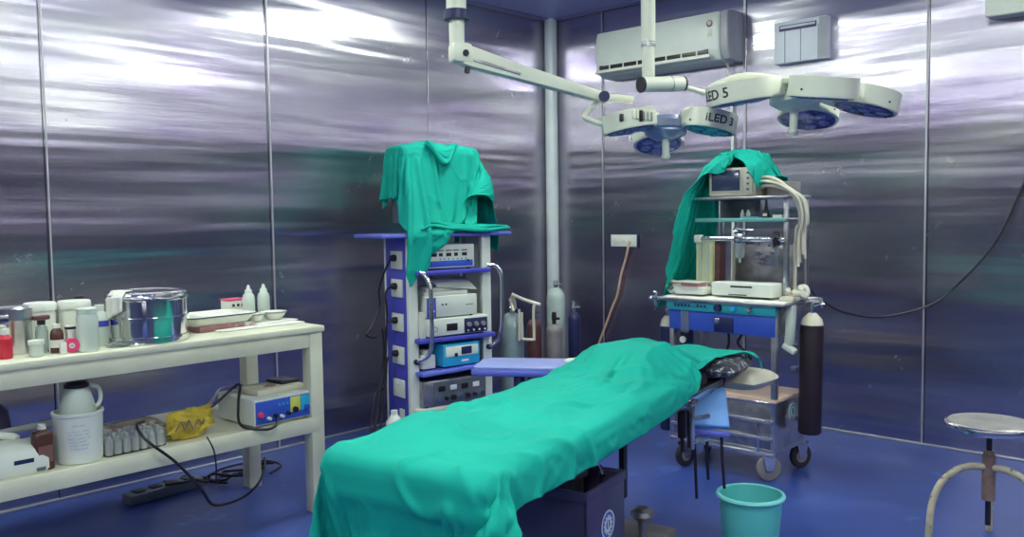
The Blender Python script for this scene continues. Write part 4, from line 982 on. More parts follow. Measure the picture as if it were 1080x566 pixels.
# right hand clutter of fittings
random.seed(9)
b = MB(TA)
for k in range(9):
    x, y, z = -1.06 + random.uniform(-.06, .06), -2.47 + random.uniform(-.06, .05), 0.90 + random.uniform(0, .06)
    b.cyl((x, y, z), (x + random.uniform(-.03, .03), y + random.uniform(-.05, .05), z + random.uniform(-.02, .03)), random.uniform(.008, .016), n=12)
b.box((-1.06, -2.47, .905), (.14, .08, .02), .004)
b.build('fittings', 'tubewhite', am)
A().tube([(-1.12, -2.47, .88), (-1.14, -2.50, .80), (-1.14, -2.50, .72), (-1.14, -2.49, .68)], .006, 8, 5).build('hanging_hose', 'tubewhite', am)
A().box((-1.13, -2.49, .78), (.05, .035, .20), .006, Matrix.Rotation(0.06, 4, 'X')).box((-1.14, -2.49, .665), (.04, .07, .03), .008, Matrix.Rotation(0.5, 4, 'X')).build('hanging_holder', 'milky', am)
A().tube([(-1.10, -2.45, .86), (-1.14, -2.45, .80), (-1.13, -2.47, .70), (-1.08, -2.50, .68)], .005, 8, 5).build('hanging_hose', 'clear', am)
# tubing under the drawer
for (y, yy) in ((-2.135, -.01), (-2.225, .03)):
    b = A(); b.tube([(-1.10, y, .72), (-1.11, y + yy, .66), (-1.10, y - yy, .60), (-1.10, y, .54)], .007, 8, 5)
    b.build('black_hose', 'black', am)
A().cyl((-1.02, -2.18, .73), (-1.02, -2.18, .42), .007, n=10).build('gas_tube', 'milky', am)
A().tube([(-1.11, -2.20, .60), (-1.11, -2.22, .57), (-1.11, -2.26, .57), (-1.11, -2.27, .60)], .006, 8, 5).build('hose_hook', 'black', am)
# dark gauge block left
A().box((-1.12, -1.90, .62), (.06, .05, .22), .006).build('gauge_block', 'navy', am)
A().lathe([(0, 0), (.018, 0), (.018, .01), (0, .01)], 20, (-1.155, -1.90, .66), (-1, 0, 0)).build('gauge', 'white', am)
# upper column
UX0, UX1, UYL, UYR = -1.08, -0.82, -1.93, -2.44
for y in (UYL - .012, UYR + .012): A().box((UX1 - .01, y, 1.15), (.024, .024, .53), .003).build('upright', 'steel', am)
A().box((UX0 + .03, UYR + .012, 1.15), (.022, .022, .53), .003).build('upright', 'steel', am)
A().box((-0.90, -2.23, 1.03), (.010, .34, .26), .002).build('glass_panel', 'rod', am)
for z, y0 in ((0.965, 0), ): A().box((-0.905, -2.23, .905), (.025, .37, .02), .003).build('panel_frame', 'tubewhite', am)
A().box((-0.905, -2.06, 1.03), (.020, .012, .28), .002).build('panel_frame', 'tubewhite', am)
A().box((-0.905, -2.405, 1.03), (.020, .012, .28), .002).build('panel_frame', 'tubewhite', am)
A().box((UX0 + .03 + .02, -1.975, 1.07), (.08, .10, .25), .005).build('ventilator_panel', 'lightyellow', am)
for y in (-1.955, -1.995): A().box((-1.073, y, 1.075), (.006, .018, .20), .002).box((-1.075, y, .965), (.004, .014, .012)).build('ventilator_tube', 'milky', am)
A().box((UX0 + .06, -2.042, 1.07), (.06, .030, .27), .003).build('dark_column', 'maroon', am)
A().box(((UX0 + UX1) / 2, (UYL + UYR) / 2, 1.292), (UX1 - UX0, UYL - UYR, .014), .003).build('lower_shelf', 'steel', am)
A().box((UX0 - .002, (UYL + UYR) / 2, 1.292), (.006, UYL - UYR, .020), .002).build('shelf_edge', 'cyl_teal', am)
A().box(((UX0 + UX1) / 2, (UYL + UYR) / 2, 1.405), (UX1 - UX0 + .02, UYL - UYR + .02, .016), .003).build('upper_shelf', 'steel', am)
A().box((UX1 - .02, -2.06, 1.348), (.01, .24, .10), .001).build('dark_back', 'greyunit', am)
# horizontal bar with valve
A().cyl((UX0 - .01, -1.93, 1.195), (UX0 - .01, -2.44, 1.195), .013, n=14).build('cross_bar', 'chrome', am)
A().box((UX0 - .01, -1.955, 1.195), (.035, .035, .04), .003).build('bar_end', 'white', am)
A().lathe([(0, 0), (.018, 0), (.020, .03), (.014, .07), (0, .07)], 18, (UX0 - .01, -2.395, 1.165)).cyl((UX0 - .01, -2.40, 1.20), (UX0 - .06, -2.40, 1.21), .012, n=12).build('black_knob', 'black', am)
vb = A().box((UX0 - .02, -2.20, 1.20), (.05, .05, .05), .008).cyl((UX0 - .02, -2.20, 1.21), (UX0 - .02, -2.20, 1.245), .012, n=12).cyl((UX0 - .02, -2.165, 1.243), (UX0 - .02, -2.28, 1.24), .008, n=10).build('flow_valve', 'chrome', am)
MB(TA).lathe([(0, 0), (.022, 0), (.026, .01), (.026, .07), (.02, .08), (0, .08)], 20, (UX0 - .02, -2.20, 1.10)).build('water_trap', 'clear', vb)
MB(TA).cyl((UX0 - .02, -2.20, 1.10), (UX0 - .02, -2.20, 1.075), .006, n=8).build('drain', 'white', vb)
b = MB(TA); random.seed(12)
for k in range(14):
    y = -2.27 - random.random() * .11; z = 1.17 - random.random() * .10
    b.cyl((UX0 + .02, y, z), (UX0 - .01, y, z), random.uniform(.005, .009), n=10)
b.box((UX0 + .022, -2.325, 1.12), (.008, .13, .12), .003)
b.build('pipe_fittings', 'rod', am)
# bundle of white tubes hanging on the right of the shelves
M['cableset'] = M['tubewhite']
random.seed(31)
for k in range(7):
    a_ = 2 * PI * k / 6; ox, oy = (0.019 * math.cos(a_), 0.019 * math.sin(a_)) if k < 6 else (0, 0)
    P = [(-1.02 + ox * 1.6, -2.27 + oy * .5, 1.475 + oy * 1.3), (-1.06 + ox * 1.3, -2.33, 1.485 + oy * 1.3), (-1.07 + ox, -2.42 + oy * .7, 1.46 + oy * 1.0), (-1.06 + ox, -2.495 + oy, 1.40), (-1.05 + ox, -2.515 + oy, 1.33), (-1.04 + ox, -2.51 + oy, 1.27), (-1.03 + ox, -2.49 + oy, 1.20 + .02 * (k % 3)), (-1.02 + ox, -2.485 + oy * 1.3, 1.12 - .02 * (k % 4))]
    o = MB().tube(P, .0075, 8, 5).build('white_tube', 'tubewhite', None); tag(o, 'cream tube in the bundle hanging off the right side of the trolley top', 'tube', 'bundle of cream tubes on the anaesthesia trolley')
# things on the worktop
o = thing('white_device', 'long white box with black print on the trolley worktop', 'device', (-1.08, -2.235, 0.906), 0)
MB().box((0, 0, .035), (.14, .34, .068), .006).build('case', 'whiteplastic', o)
MB().box((-.071, 0.0, .050), (.002, .12, .008)).build('print', 'black', o)
MB().box((-.071, 0.02, .008), (.002, .10, .005)).build('slot', 'black', o)
o = MB().box((0, 0, .018), (.16, .17, .036), .003).build('folded_papers', 'paper', None, (-1.10, -1.945, 0.906), (0, 0, .05)); tag(o, 'white folded papers on the left of the trolley worktop', 'papers')
t = thing('record_book', 'white and dark-edged book lying on the folded papers', 'book', (-1.11, -1.93, 0.9425), -.04)
MB().box((0, 0, .014), (.15, .16, .020), .002).build('pages', 'maroonpaper', t)
MB().box((0, 0, .026), (.155, .165, .004), .001).box((0, 0, .002), (.155, .165, .004), .001).build('cover', 'paper', t)
# small bottles between the two shelves
for (y, x) in ((-2.185, -1.045), (-2.215, -1.04)):
    t = thing('vial', 'small white vial standing on the trolley shelf under the screen', 'vial', (x, y, 1.2995), group='vials on the trolley shelf')
    MB().lathe([(0, 0), (.010, 0), (.011, .003), (.011, .026), (.006, .034), (.006, .044), (0, .044)], 14).build('body', 'milky', t)
t = thing('black_clamp', 'black clamp between vials and white carton on the trolley shelf', 'clamp', (-1.04, -2.315, 1.2995))
MB().box((0, 0, .018), (.03, .035, .036), .004).prism([(-.010, 0), (.010, 0), (0.002, .06), (-.002, .06)], -.004, .004, 0, rot_z(PI / 2) @ Matrix.Rotation(PI / 2, 4, 'X'), (0, 0, .034)).build('body', 'black', t)
MB().box((-.016, 0, .018), (.003, .022, .014)).build('plate', 'white', t)
o = MB().box((0, 0, .009), (.04, .05, .018), .002).build('small_carton', 'paper', None, (-1.045, -2.385, 1.2995)); tag(o, 'small white carton at the right end of the trolley shelf', 'carton')
o = MB().box((0, 0, .008), (.05, .10, .010), .003).build('teal_mat', 'teal', None, (-1.04, -2.24, 1.2965 + .0)); tag(o, 'thin teal pad under the vials', 'mat'); o.location.z = 1.2962
# screen on top
vm = thing('patient_monitor', 'patient monitor with a row of side buttons under a green cloth on the trolley', 'monitor', (-0.965, -2.135, 1.4135), 0.0)
MB().box((0, 0, .075), (.20, .27, .145), .008).build('casing', 'skinpad', vm)
MB().box((-.102, .035, .083), (.006, .16, .105), .002).build('screen', 'screen', vm)
bp_ = MB().box((-.103, -.095, .078), (.010, .05, .135), .003).build('button_strip', 'tubewhite', vm)
for k in range(4): MB().cyl((-.108, -.095, .035 + k * .028), (-.113, -.095, .035 + k * .028), .006, n=12).build('button', 'greyunit', bp_)
o = MB().box((0, 0, .035), (.14, .12, .07), .008).build('cable_box', 'greypaint', None, (-0.94, -2.36, 1.4135)); tag(o, 'grey box behind the cream tubes beside the patient monitor', 'box')
# cloth over it
def tro_grid(a, b):
    y = -2.43 + a * 1.20; wv = 0.05 * math.sin(a * 3)
    x0 = -1.15 - 0.035 * math.sin(a * 26); x1 = -0.78
    if a > 0.42: k = min(1, (a - .42) / .25); x1 = -0.78 - 0.20 * k; x0 = x0 - 0.21 * k
    x = x0 + b * (x1 - x0)
    return Vector((x + wv * .3, y, 1.625 + 0.03 * noise.noise((x * 7, y * 7, 0.7)) + (0.02 * math.sin(b * 14) if a > .3 else 0)))
c1 = MB(); c1.box((-0.965, -2.13, 1.49), (.24, .31, .165), 0.03)
c1.ell((-0.95, -2.12, 1.575), (.11, .15, .07)); c1.box((-0.94, -2.36, 1.45), (.16, .14, .09), .02)
c2 = MB(); c2.box((-1.10, -1.935, 1.20), (.30, .12, .50), 0.02, Matrix.Rotation(0.22, 4, 'X'))
td = drape('trolley_drape', 'sheet', tro_grid, 92, 40, [c1, c2], frames=44, bend=0.2, stiff=8, fric=80, mass=0.22, wrinkle=(0.008, 7, 8.0), pin=lambda a, b: 1.0 if (0.16 < a < 0.30 and 0.45 < b < 0.8) else 0.0)
tag(td, 'sea-green cloth hanging from the top of the anaesthesia trolley down its left side', 'drape')

# gas cylinders at the trolley sides
t = thing('black_gas_cylinder', 'black gas cylinder with cream shoulder hanging at the right side of the trolley', 'gas cylinder', (-1.03, -2.545, 0.235), 0, rot=(R(1.0), R(0), 0))
MB().lathe([(0, 0), (.050, 0), (.056, .008), (.056, .53), (.053, .542)], 36).build('body', 'blackcyl', t)
MB().lathe([(.053, .542), (.046, .57), (.028, .59), (.018, .60), (0, .60)], 36).build('shoulder', 'skinpad', t)
MB().cyl((0, 0, .59), (0, 0, .64), .011, n=14).cyl((0, -.005, .63), (0, -.05, .645), .006, n=8).ell((0, -.05, .645), (.010, .012, .010), 12).build('valve', 'chrome', t)
t = thing('small_gas_cylinder', 'dark gas cylinder with pale shoulder at the left side of the trolley', 'gas cylinder', (-1.08, -1.755, 0.14), 0)
MB().lathe([(0, 0), (.040, 0), (.045, .008), (.045, .56), (.043, .575)], 32).build('body', 'navy', t)
MB().lathe([(.043, .575), (.034, .61), (.018, .63), (0, .63)], 32).build('shoulder', 'skinpad', t)
MB().cyl((0, 0, .62), (0, 0, .67), .010, n=12).box((0, 0, .665), (.035, .025, .025), .004).build('valve', 'chrome', t)
A().box((-1.03, -2.468, .55), (.04, .03, .02), .003).build('cylinder_bracket', 'steel', am)
A().box((-1.03, -2.468, .30), (.04, .03, .02), .003).build('cylinder_bracket', 'steel', am)
A().box((-1.12, -1.82, .50), (.02, .06, .02), .003).build('cylinder_bracket', 'steel', am)
# ================================================================ SURGICAL LIGHTS
IR = R(-46.825)
def pod_outline(rp, rc, neck=0.045, n=30):
    P = []
    for i in range(n + 1):
        a = R(-128) + R(256) * i / n
        P.append((rc + rp * math.cos(a), rp * math.sin(a)))
    P += [(0.075, neck), (0.075, -neck)]
    return P
def lamp_head(h, loc, tilt, rc, rp, azs, lens, hub_m, texts, hole=True):
    Mh = Matrix.Translation(Vector(loc) - Vector(h.location)) @ rot_z(IR) @ tilt
    hb = MB(Mh)
    hb.lathe([(0, -0.035), (0.06, -0.035), (0.095, -0.015), (0.10, 0.01), (0.09, 0.03), (0.04, 0.045), (0, 0.045)], 36)
    hb.build('hub', hub_m, h)
    for i, az in enumerate(azs):
        F = Mh @ rot_z(R(az)) @ Matrix.Translation((rc, 0, 0)) @ Matrix.Rotation(R(12), 4, 'Y') @ Matrix.Translation((-rc, 0, 0))
        p = MB(F).prism(pod_outline(rp, rc), -0.034, 0.036, 0.012)
        for s in (-1, 1): p.box((0.10, s * 0.028, 0.0), (0.08, 0.014, 0.03), 0.003)
        po = p.build('lamp_pod', 'lampwhite', h)
        lm = lens[i % len(lens)]
        ln = MB(F).prism(circle(rp * 0.90, 36, rc, 0), -0.040, -0.033, 0.002)
        lo = ln.build('lens', lm, po)
        d = MB(F).prism(circle(rp * 0.98, 40, rc, 0), -0.037, -0.0335, 0.001); d.build('lens_ring', 'lampwhite', po)
        d = MB(F)
        for k in range(7):
            a = 2 * PI * k / 6; rr = rp * 0.55 if k < 6 else 0
            d.lathe([(0, 0), (0.024, 0), (0.020, 0.004), (0, 0.005)], 16, (rc + rr * math.cos(a), rr * math.sin(a), -0.040), (0, 0, -1))
        d.build('led_cluster', lens_dark if lm == 'glasslens' else 'teal', po)
        d = MB(F).cyl((rc + rp * .55, -rp * .86, -0.012), (rc + rp * .56, -rp * .88, -0.012), .004, n=8)
        d.cyl((rc - rp * .45, -rp * .93, -0.018), (rc - rp * .46, -rp * .95, -0.018), .004, n=8); d.build('screw', 'black', po)
        if i in texts:
            body, size, ang, z = texts[i]
            # wrapped round the pod's outer rim; ang is the direction (local to the pod) of the text's middle
            mt = F @ Matrix.Translation((rc, 0, 0)) @ rot_z(R(ang)) @ Matrix.Translation((rp + 0.0006, 0, z)) @ Matrix(((0, 0, 1, 0), (1, 0, 0, 0), (0, 1, 0, 0), (0, 0, 0, 1)))
            text_obj('lettering', body, size, 'textblack', po, mt, bold=0.0008, wrap=rp)
    return Mh
lens_dark = mat('led_blue_glass', (0.30, 0.32, 0.62), 0.2, 0.3, var=0.3, vscale=60)
HR = Vector((-1.874, -2.854, 1.765)); HL = Vector((-2.052, -2.378, 1.688))
s2 = thing('surgical_light', 'larger surgical light with four pods on a straight drop tube, marked ED 5', 'surgical light', (-2.34, -2.49, H))
s1 = thing('surgical_light', 'smaller teal-glass surgical light marked iLED on a long sloping spring arm', 'surgical light', (-2.90, -2.03, H))
h1 = lamp_head(s2, HR, Matrix.Rotation(R(-3), 4, 'X') @ Matrix.Rotation(R(3), 4, 'Y'), 0.264, 0.122,
               [203, -86, -12, 60], ['glasslens'], 'lampwhite', {0: ('iLED 5', 0.052, 1, 0.0)})
h2 = lamp_head(s1, HL, Matrix.Rotation(R(-8), 4, 'X') @ Matrix.Rotation(R(1), 4, 'Y'), 0.185, 0.108,
               [-28, 208, 90], ['teallens', 'glasslens', 'glasslens'], 'silverhub', {0: ('iLED 3', 0.046, -50, -0.002)})
for h, P_, l in ((h1, s2, 0.085), (h2, s1, 0.085)):
    hd = MB(h).lathe([(0, -0.03), (0.020, -0.03), (0.016, -0.06), (0.015, -0.08 - l * .4), (0.019, -0.04 - l), (0.014, -0.05 - l), (0, -0.05 - l)], 22).build('handle', 'lampwhite', P_)
MB(h1).lathe([(0, 0.04), (0.12, 0.045), (0.13, 0.06), (0.11, 0.075), (0, 0.078)], 40).build('top_cover', 'lampwhite', s2)
MB(h2).lathe([(0, -0.055), (0.05, -0.05), (0.085, -0.03), (0.085, -0.02), (0, -0.02)], 36).build('lower_dome', 'silverhub', s1)
# small vents on the left pod of the smaller head
b = MB(h2 @ rot_z(R(208)))
for k in range(6): b.box((0.15 + k * 0.018, 0.108, 0.0), (0.010, 0.012, 0.035), 0.003)
b.build('cooling_fins', 'lampwhite', s1)
b = MB(h2 @ rot_z(R(208))).box((0.205, 0.110, -0.004), (0.012, 0.014, 0.045), 0.003).box((0.27, 0.07, -0.01), (0.014, 0.014, 0.03), 0.003); b.build('black_clip', 'black', s1)

# suspension of the larger head
S = Matrix.Translation((2.34, 2.49, -H))
MB(S).cyl((-2.34, -2.49, H - .001), (-2.34, -2.49, H - 0.05), 0.10, n=36).build('ceiling_flange', 'lampwhite', s2)
MB(S).cyl((-2.34, -2.49, H - .05), (-2.34, -2.49, 1.975), 0.027, n=24).build('drop_tube', 'lampwhite', s2)
MB(S).cyl((-2.34, -2.49, 1.975), (-2.34, -2.49, 1.972), 0.029, n=24).cyl((-2.34, -2.49, 1.965), (-2.34, -2.49, 1.84), 0.024, n=24).build('lower_tube', 'lampwhite', s2)
MB(S).cyl((-2.34, -2.49, 1.98), (-2.34, -2.49, 1.962), 0.0275, n=24).build('dark_collar', 'rod', s2)
dr = MB(S).cyl((-2.385, -2.492, 1.815), (-2.215, -2.558, 1.828), 0.029, n=28).build('drum_joint', 'lampwhite', s2)
d_ = (Vector((-2.215, -2.558, 1.828)) - Vector((-2.385, -2.492, 1.815))).normalized()
a_, b_ = Vector((-2.385, -2.492, 1.815)), Vector((-2.215, -2.558, 1.828))
MB(S).cyl(a_ - d_ * .008, a_, .030, n=28).cyl(b_, b_ + d_ * .008, .030, n=28).build('end_cap', 'black', dr)
MB(S).cyl(a_ + d_ * .125, a_ + d_ * .13, .030, n=28).build('seam', 'rod', dr)
t_ = Vector((-2.34, -2.49, H)) + h1 @ Vector((0, 0, 0.06))
MB(S).tube([b_ - Vector((0.02, 0.0, 0.012)), Vector((-2.16, -2.575, 1.81)), Vector((-2.105, -2.60, 1.80)), Vector((-2.08, -2.63, 1.83)), Vector((-2.0, -2.72, 1.862)), t_ + Vector((0, 0, .012))], [.010] * 8 + [0.013] * 30, 12, 5).build('link_arm', 'lampwhite', s2)
# suspension of the smaller head
S = Matrix.Translation((2.90, 2.03, -H))
MB(S).cyl((-2.90, -2.03, H - .001), (-2.90, -2.03, H - .05), .12, n=36).build('ceiling_flange', 'lampwhite', s1)
MB(S).cyl((-2.90, -2.03, H - .05), (-2.90, -2.03, 2.075), .037, n=28).build('drop_tube', 'lampwhite', s1)
MB(S).cyl((-2.90, -2.03, 2.085), (-2.90, -2.03, 2.05), .046, n=28).build('dark_collar', 'navy', s1)
MB(S).cyl((-2.90, -2.03, 2.05), (-2.90, -2.03, 1.95), .028, n=28).build('lower_tube', 'lampwhite', s1)
J0 = Vector((-2.885, -2.040, 1.925)); J1 = Vector((-2.304, -2.248, 1.798))
MB(S).box(J0 + Vector((-.005, .002, 0.005)), (0.085, 0.062, 0.075), 0.018, rot_z(-0.34)).build('elbow', 'lampwhite', s1)
ax = (J1 - J0).normalized(); L_ = (J1 - J0).length
RM = Matrix.Translation(J0) @ Vector((1, 0, 0)).rotation_difference(ax).to_matrix().to_4x4()
b = MB(S @ RM)
b.prism([(0, -.036), (0.03, -.040), (L_ * .35, -.030), (L_, -.020), (L_ + .02, -.012), (L_ + .02, .012), (L_, .020), (L_ * .35, .026), (0.03, .036), (0, .034)], -.022, .022, .008, Matrix.Rotation(PI / 2, 4, 'X'))
arm = b.build('spring_arm', 'lampwhite', s1)
MB(S @ RM).box((L_ * .22, -0.024, -.012), (.20, .003, .012), .001).build('arm_groove', 'rod', arm)
MB(S @ RM).cyl((0.0, -0.0335, 0.0), (0.0, -.038, 0.0), .012, n=16).cyl((0.03, 0, -.04), (0.03, 0, -.06), .010, n=12).build('screw', 'black', arm)
jd = MB(S).cyl(J1 + Vector((.022, .022, 0)), J1 - Vector((.030, .028, 0)), 0.021, n=26).build('joint', 'lampwhite', s1)
MB(S).cyl(J1 - Vector((.030, .028, 0)), J1 - Vector((.033, .031, 0)), 0.022, n=26).build('joint_cap', 'navy', jd)
MB(S).tube([J1, J1 + Vector((.045, -.035, 0.0)), J1 + Vector((.095, -.075, -.008))], .016, 14, 4).build('stub', 'lampwhite', s1)
t_ = Vector((-2.90, -2.03, H)) + h2 @ Vector((0, 0, 0.045))
k_ = MB(S).tube([J1 + Vector((-.01, .008, -.01)), Vector((-2.345, -2.205, 1.75)), Vector((-2.362, -2.195, 1.716))], .010, 12, 4).tube([Vector((-2.362, -2.195, 1.720)), Vector((-2.30, -2.24, 1.695)), Vector((-2.22, -2.29, 1.71)), Vector((-2.12, -2.34, 1.75)), t_ + Vector((0, 0, -.02))], .011, 12, 5)
k_.build('link_arm', 'lampwhite', s1)

# ================================================================ AIR CONDITIONER
ac = thing('air_conditioner', 'white split air conditioner high on the steel wall with red round badge', 'air conditioner', (0, -1.11, 2.445))
prof = [(-.004, .155), (-.15, .155), (-.195, .145), (-.208, .10), (-.208, -.07), (-.200, -.105), (-.165, -.150), (-.10, -.162), (-.004, -.162)]
def extr_y(P, y0, y1, bev=0.0):
    b = bmesh.new(); n = len(P)
    A_ = [b.verts.new((x, y0, z)) for x, z in P]; B_ = [b.verts.new((x, y1, z)) for x, z in P]
    for i in range(n): b.faces.new((A_[i], A_[(i + 1) % n], B_[(i + 1) % n], B_[i]))
    b.faces.new(A_[::-1]); b.faces.new(B_)
    if bev > 0:
        bmesh.ops.bevel(b, geom=[e for e in b.edges if abs(e.verts[0].co.y - e.verts[1].co.y) < 1e-6], offset=bev, segments=3, profile=0.5, affect='EDGES')
    return MB()._merge(b, Matrix())
extr_y(prof, -.46, .515, .02).build('housing', 'whiteplastic', ac)
extr_y([(x, z * .99) for x, z in prof], -.520, -.462, .012).build('end_cap', 'acgrey', ac)
MB().box((-.2045, .05, -.098), (.008, .86, .034), .002).build('air_slot', 'black', ac)
lv = MB().box((-.212, .05, -.128), (.028, .90, .024), .005, Matrix.Rotation(.35, 4, 'Y')).build('louvre', 'white', ac)
b = MB()
for k in range(7): b.box((-.208, -.30 + k * .115, -.098), (.006, .010, .030), .001)
b.box((-.206, .05, -.082), (.006, .80, .006), .001)
b.build('vane_grid', 'white', ac)
bd = MB().lathe([(0, 0), (.022, 0), (.022, .003), (0, .003)], 26, (-.208, -.392, .075), (-1, 0, 0)).build('badge', 'maroon', ac)
MB().lathe([(0, .003), (.014, .003), (.014, .0045), (0, .0045)], 22, (-.208, -.392, .078), (-1, 0, 0)).build('badge_mark', 'skinpad', bd)
st = MB().box((-.209, -.392, .015), (.002, .035, .045)).build('rating_sticker', 'milky', ac)
MB().box((-.2105, -.392, .012), (.001, .026, .010)).build('sticker_print', 'lightyellow', st)
MB(Matrix.Translation((0, 1.11, -2.445))).tube([(-.10, -1.545, 2.31), (-.05, -1.55, 2.24), (-.02, -1.55, 2.1), (-.02, -1.56, 1.7), (-.03, -1.57, 1.2), (-.03, -1.56, .7)], .009, 10, 5).build('drain_hose', 'white', ac)
# wall viewing box
wb = thing('wall_control_box', 'pale three-panel box with a dark top strip on the wall', 'control box', (0, -2.03, 2.36))
MB().box((-.03, 0.0, 0), (.058, .335, .25), .004).build('casing', 'boxwhite', wb)
sb = MB().box((-.060, .015, .085), (.004, .235, .034), .001).build('dark_strip', 'darkpurple', wb)
MB().box((-.0625, .015, .090), (.002, .22, .014)).build('strip_window', 'textwhite', sb)
for y in (.095, -.005, -.115): MB().box((-.0595, y, -.02), (.002, .004, .205)).build('panel_joint', 'greyunit', wb)
MB().box((-.0595, -.143, 0), (.002, .046, .24)).build('side_strip', 'acgrey', wb)
wc = thing('wall_cabinet', 'white wall box at the very top right, cut by the frame', 'wall box', (0, -3.36, 2.47))
MB().box((-.065, 0, 0), (.128, .60, .30), .008).build('casing', 'white', wc)
MB().box((-.125, .0, -.152), (.02, .56, .008), .002).build('lower_lip', 'acgrey', wc)
# socket box and its orange cord
so = thing('wall_socket', 'white double socket box on the steel wall with an orange cable', 'socket', (0, -0.695, 1.138))
MB().box((-.008, 0, 0), (.014, .235, .098), .003).build('back_box', 'navy', so)
MB().box((-.019, 0, 0), (.014, .222, .086), .004).build('cover', 'white', so)
for y in (.06, -.01): MB().box((-.027, y, 0.005), (.004, .035, .035), .002).build('socket_insert', 'whiteplastic', so)
MB().cyl((-.026, -.055, -.01), (-.036, -.055, -.01), .012, n=16).build('plug', 'skinpad', so)
o = MB().tube([(-.034, -.75, 1.125), (-.04, -.74, 1.06), (-.03, -.715, 1.0), (-.03, -.677, .89), (-.03, -.64, .74), (-.03, -.60, .66), (-.03, -.546, .537), (-.03, -.457, .332), (-.04, -.42, .10), (-.06, -.40, .012), (-.2, -.45, .010)], .0085, 10, 6).build('orange_cable', 'orange', None)
tag(o, 'orange-cream cable dropping from the double wall socket', 'cable')
# ================================================================ CORNER CYLINDERS
def gas(name, lab, x, y, r, h, m, vh=.09, sh=.05, extra=None):
    t = thing(name, lab, 'gas cylinder', (x, y, 0))
    MB().lathe([(0, 0), (r * .92, 0), (r, .01), (r, h), (r * .93, h + sh * .4), (r * .6, h + sh * .85), (r * .3, h + sh), (0, h + sh)], 36).build('body', m, t)
    MB().cyl((0, 0, h + sh - .01), (0, 0, h + sh + vh * .5), .014, n=14).cyl((-.02, 0, h + sh + vh * .45), (.03, -.02, h + sh + vh * .45), .009, n=10).cyl((0, 0, h + sh + vh * .5), (0, 0, h + sh + vh), .018, .014, n=14).build('valve', 'black' if m == 'greypaint' else 'chrome', t)
    return t
gas('gas_cylinder', 'tallest pale grey-green gas cylinder standing in front of the corner pipe', -.42, -.389, .066, .735, 'whitecyl', .05, .08)
t = gas('gas_cylinder', 'small maroon gas cylinder with white scrawled letters', -.70, -.43, .050, .57, 'maroon', .08)
t = gas('gas_cylinder', 'small worn grey-brown gas cylinder between the maroon and the pale one', -.677, -.590, .056, .545, 'greypaint', .08)
t = gas('gas_cylinder', 'small dark blue gas cylinder nearest the orange cord', -.425, -.56, .044, .60, 'navy', .08)
v = gas('gas_cylinder', 'silvery gas cylinder with white tube yoke beside the equipment tower', -1.09, -.585, .078, .62, 'greencyl', .06, .09)
yk = thing('tube_yoke', 'white bent-tube yoke with a cross handle on the silvery cylinder', 'yoke', (-1.09, -.585, .715))
Y = Matrix.Translation((1.09, .585, -.715))
MB(Y).tube([(-1.145, -.640, .835), (-1.09, -.69, .80), (-1.02, -.77, .765)], .011, 10, 3).build('cross_handle', 'tubewhite', yk)
MB(Y).tube([(-1.13, -.63, .82), (-1.10, -.62, .77), (-1.09, -.60, .73)], .014, 10, 3).tube([(-1.12, -.60, .80), (-1.15, -.66, .73)], .008, 8, 1).build('clamp', 'tubewhite', yk)
MB(Y).tube([(-1.035, -.755, .77), (-1.05, -.74, .75), (-1.05, -.74, .56), (-1.055, -.735, .545), (-1.10, -.695, .55), (-1.108, -.69, .57), (-1.108, -.69, .72)], .009, 10, 5).build('bent_tube', 'tubewhite', yk)
MB(Y).tube([(-1.12, -.68, .74), (-1.125, -.68, .54)], .008, 8, 1).build('side_tube', 'tubewhite', yk)
# gauze on the far arm board
o = MB()
random.seed(8)
for k in range(4): o.ell((-2.37 + k * .03, -2.12 - .012 * k, .728), (.03, .022, .012), 12, rot_z(k))
o = o.build('gauze_pieces', 'paper', None); tag(o, 'small white gauze lying on the far blue arm board', 'gauze')

# ================================================================ BUCKET
bk = thing('aqua_bucket', 'aqua plastic bucket on the blue floor', 'bucket', (-2.165, -2.825, 0))
MB().lathe([(0, 0), (.088, 0), (.092, .004), (.098, .02), (.117, .262), (.119, .264), (.1145, .266), (.094, .022), (.088, .008), (0, .008)], 56).build('body', 'bucket', bk)
MB().lathe([(.116, .262), (.126, .258), (.129, .264), (.126, .271), (.116, .273), (.1135, .268), (.116, .262)], 56).build('rim', 'bucketrim', bk)
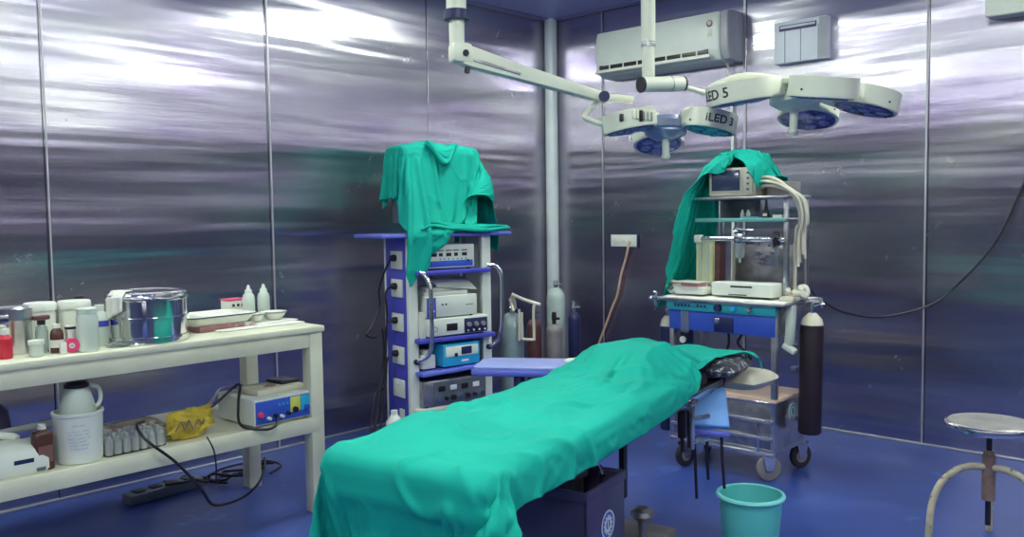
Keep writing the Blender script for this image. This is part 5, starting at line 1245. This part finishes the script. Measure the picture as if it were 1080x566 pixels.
# ================================================================ STOOL
sx, sy = -1.44, -3.455
sl = thing('round_stool', 'round metal-topped screw stool with bent cream tube legs', 'stool', (sx, sy, 0), IR)
MB().lathe([(0, .475), (.150, .475), (.160, .480), (.163, .492), (.160, .503), (.152, .507), (0, .505)], 56).build('seat_rim', 'chrome', sl)
MB().lathe([(0, .5055), (.148, .5075), (.146, .510), (0, .509)], 56).build('seat', 'seatsteel', sl)
MB().cyl((0, 0, .475), (0, 0, .10), .0105, n=14).build('screw_rod', 'black', sl)
MB().lathe([(.011, .395), (.018, .395), (.021, .38), (.024, .378), (.024, .20), (.011, .20)], 24).build('hub', 'brownmetal', sl)
for az in (183, -62, 60):
    c, s_ = math.cos(R(az)), math.sin(R(az))
    P = [(r * c, r * s_, z) for r, z in ((.022, .330), (.075, .335), (.14, .315), (.195, .265), (.225, .19), (.235, .10), (.24, .0))]
    MB().tube(P, .0135, 14, 6).build('leg', 'oldpaint', sl)
# black cable slung from the wall to the trolley
CP = [(-0.02, -3.30, 1.60), (-0.02, -3.228, 1.447), (-0.07, -3.118, 1.158), (-0.14, -2.957, 0.931), (-0.22, -2.841, 0.819), (-0.34, -2.636, 0.755), (-0.47, -2.482, 0.782), (-0.60, -2.41, 0.857), (-0.72, -2.38, 0.93), (-0.80, -2.36, 0.90)]
o = MB().tube(CP, .0065, 10, 6).build('slung_cable', 'black', None); tag(o, 'black cable slung along the steel wall to the anaesthesia trolley', 'cable')
# ================================================================ CAMERA, WORLD
cam = bpy.data.cameras.new('camera'); co = bpy.data.objects.new('camera', cam); col.objects.link(co)
cam.sensor_width = 36; cam.lens = 919.0 / 1080 * 36; cam.clip_start = 0.02
yaw, pit, rol = R(46.825), R(3.509), R(-0.782)
f = Vector((math.sin(yaw) * math.cos(pit), math.cos(yaw) * math.cos(pit), -math.sin(pit)))
r0 = Vector((math.cos(yaw), -math.sin(yaw), 0)); u0 = r0.cross(f)
r_ = r0 * math.cos(rol) + u0 * math.sin(rol); u_ = u0 * math.cos(rol) - r0 * math.sin(rol)
m3 = Matrix((r_, u_, -f)).transposed()
co.matrix_world = Matrix.Translation((-5.139, -4.393, 1.3333)) @ m3.to_4x4()
sc.camera = co
w = bpy.data.worlds.new('w'); sc.world = w; w.use_nodes = True
w.node_tree.nodes['Background'].inputs[0].default_value = (0.30, 0.28, 0.55, 1)
w.node_tree.nodes['Background'].inputs[1].default_value = 0.3
sc.view_settings.view_transform = 'Standard'; sc.view_settings.look = 'None'
sc.view_settings.gamma = 1.0; sc.view_settings.use_curve_mapping = False
sc.view_settings.exposure = EXPO
sc.cycles.max_bounces = 10; sc.cycles.caustics_reflective = True
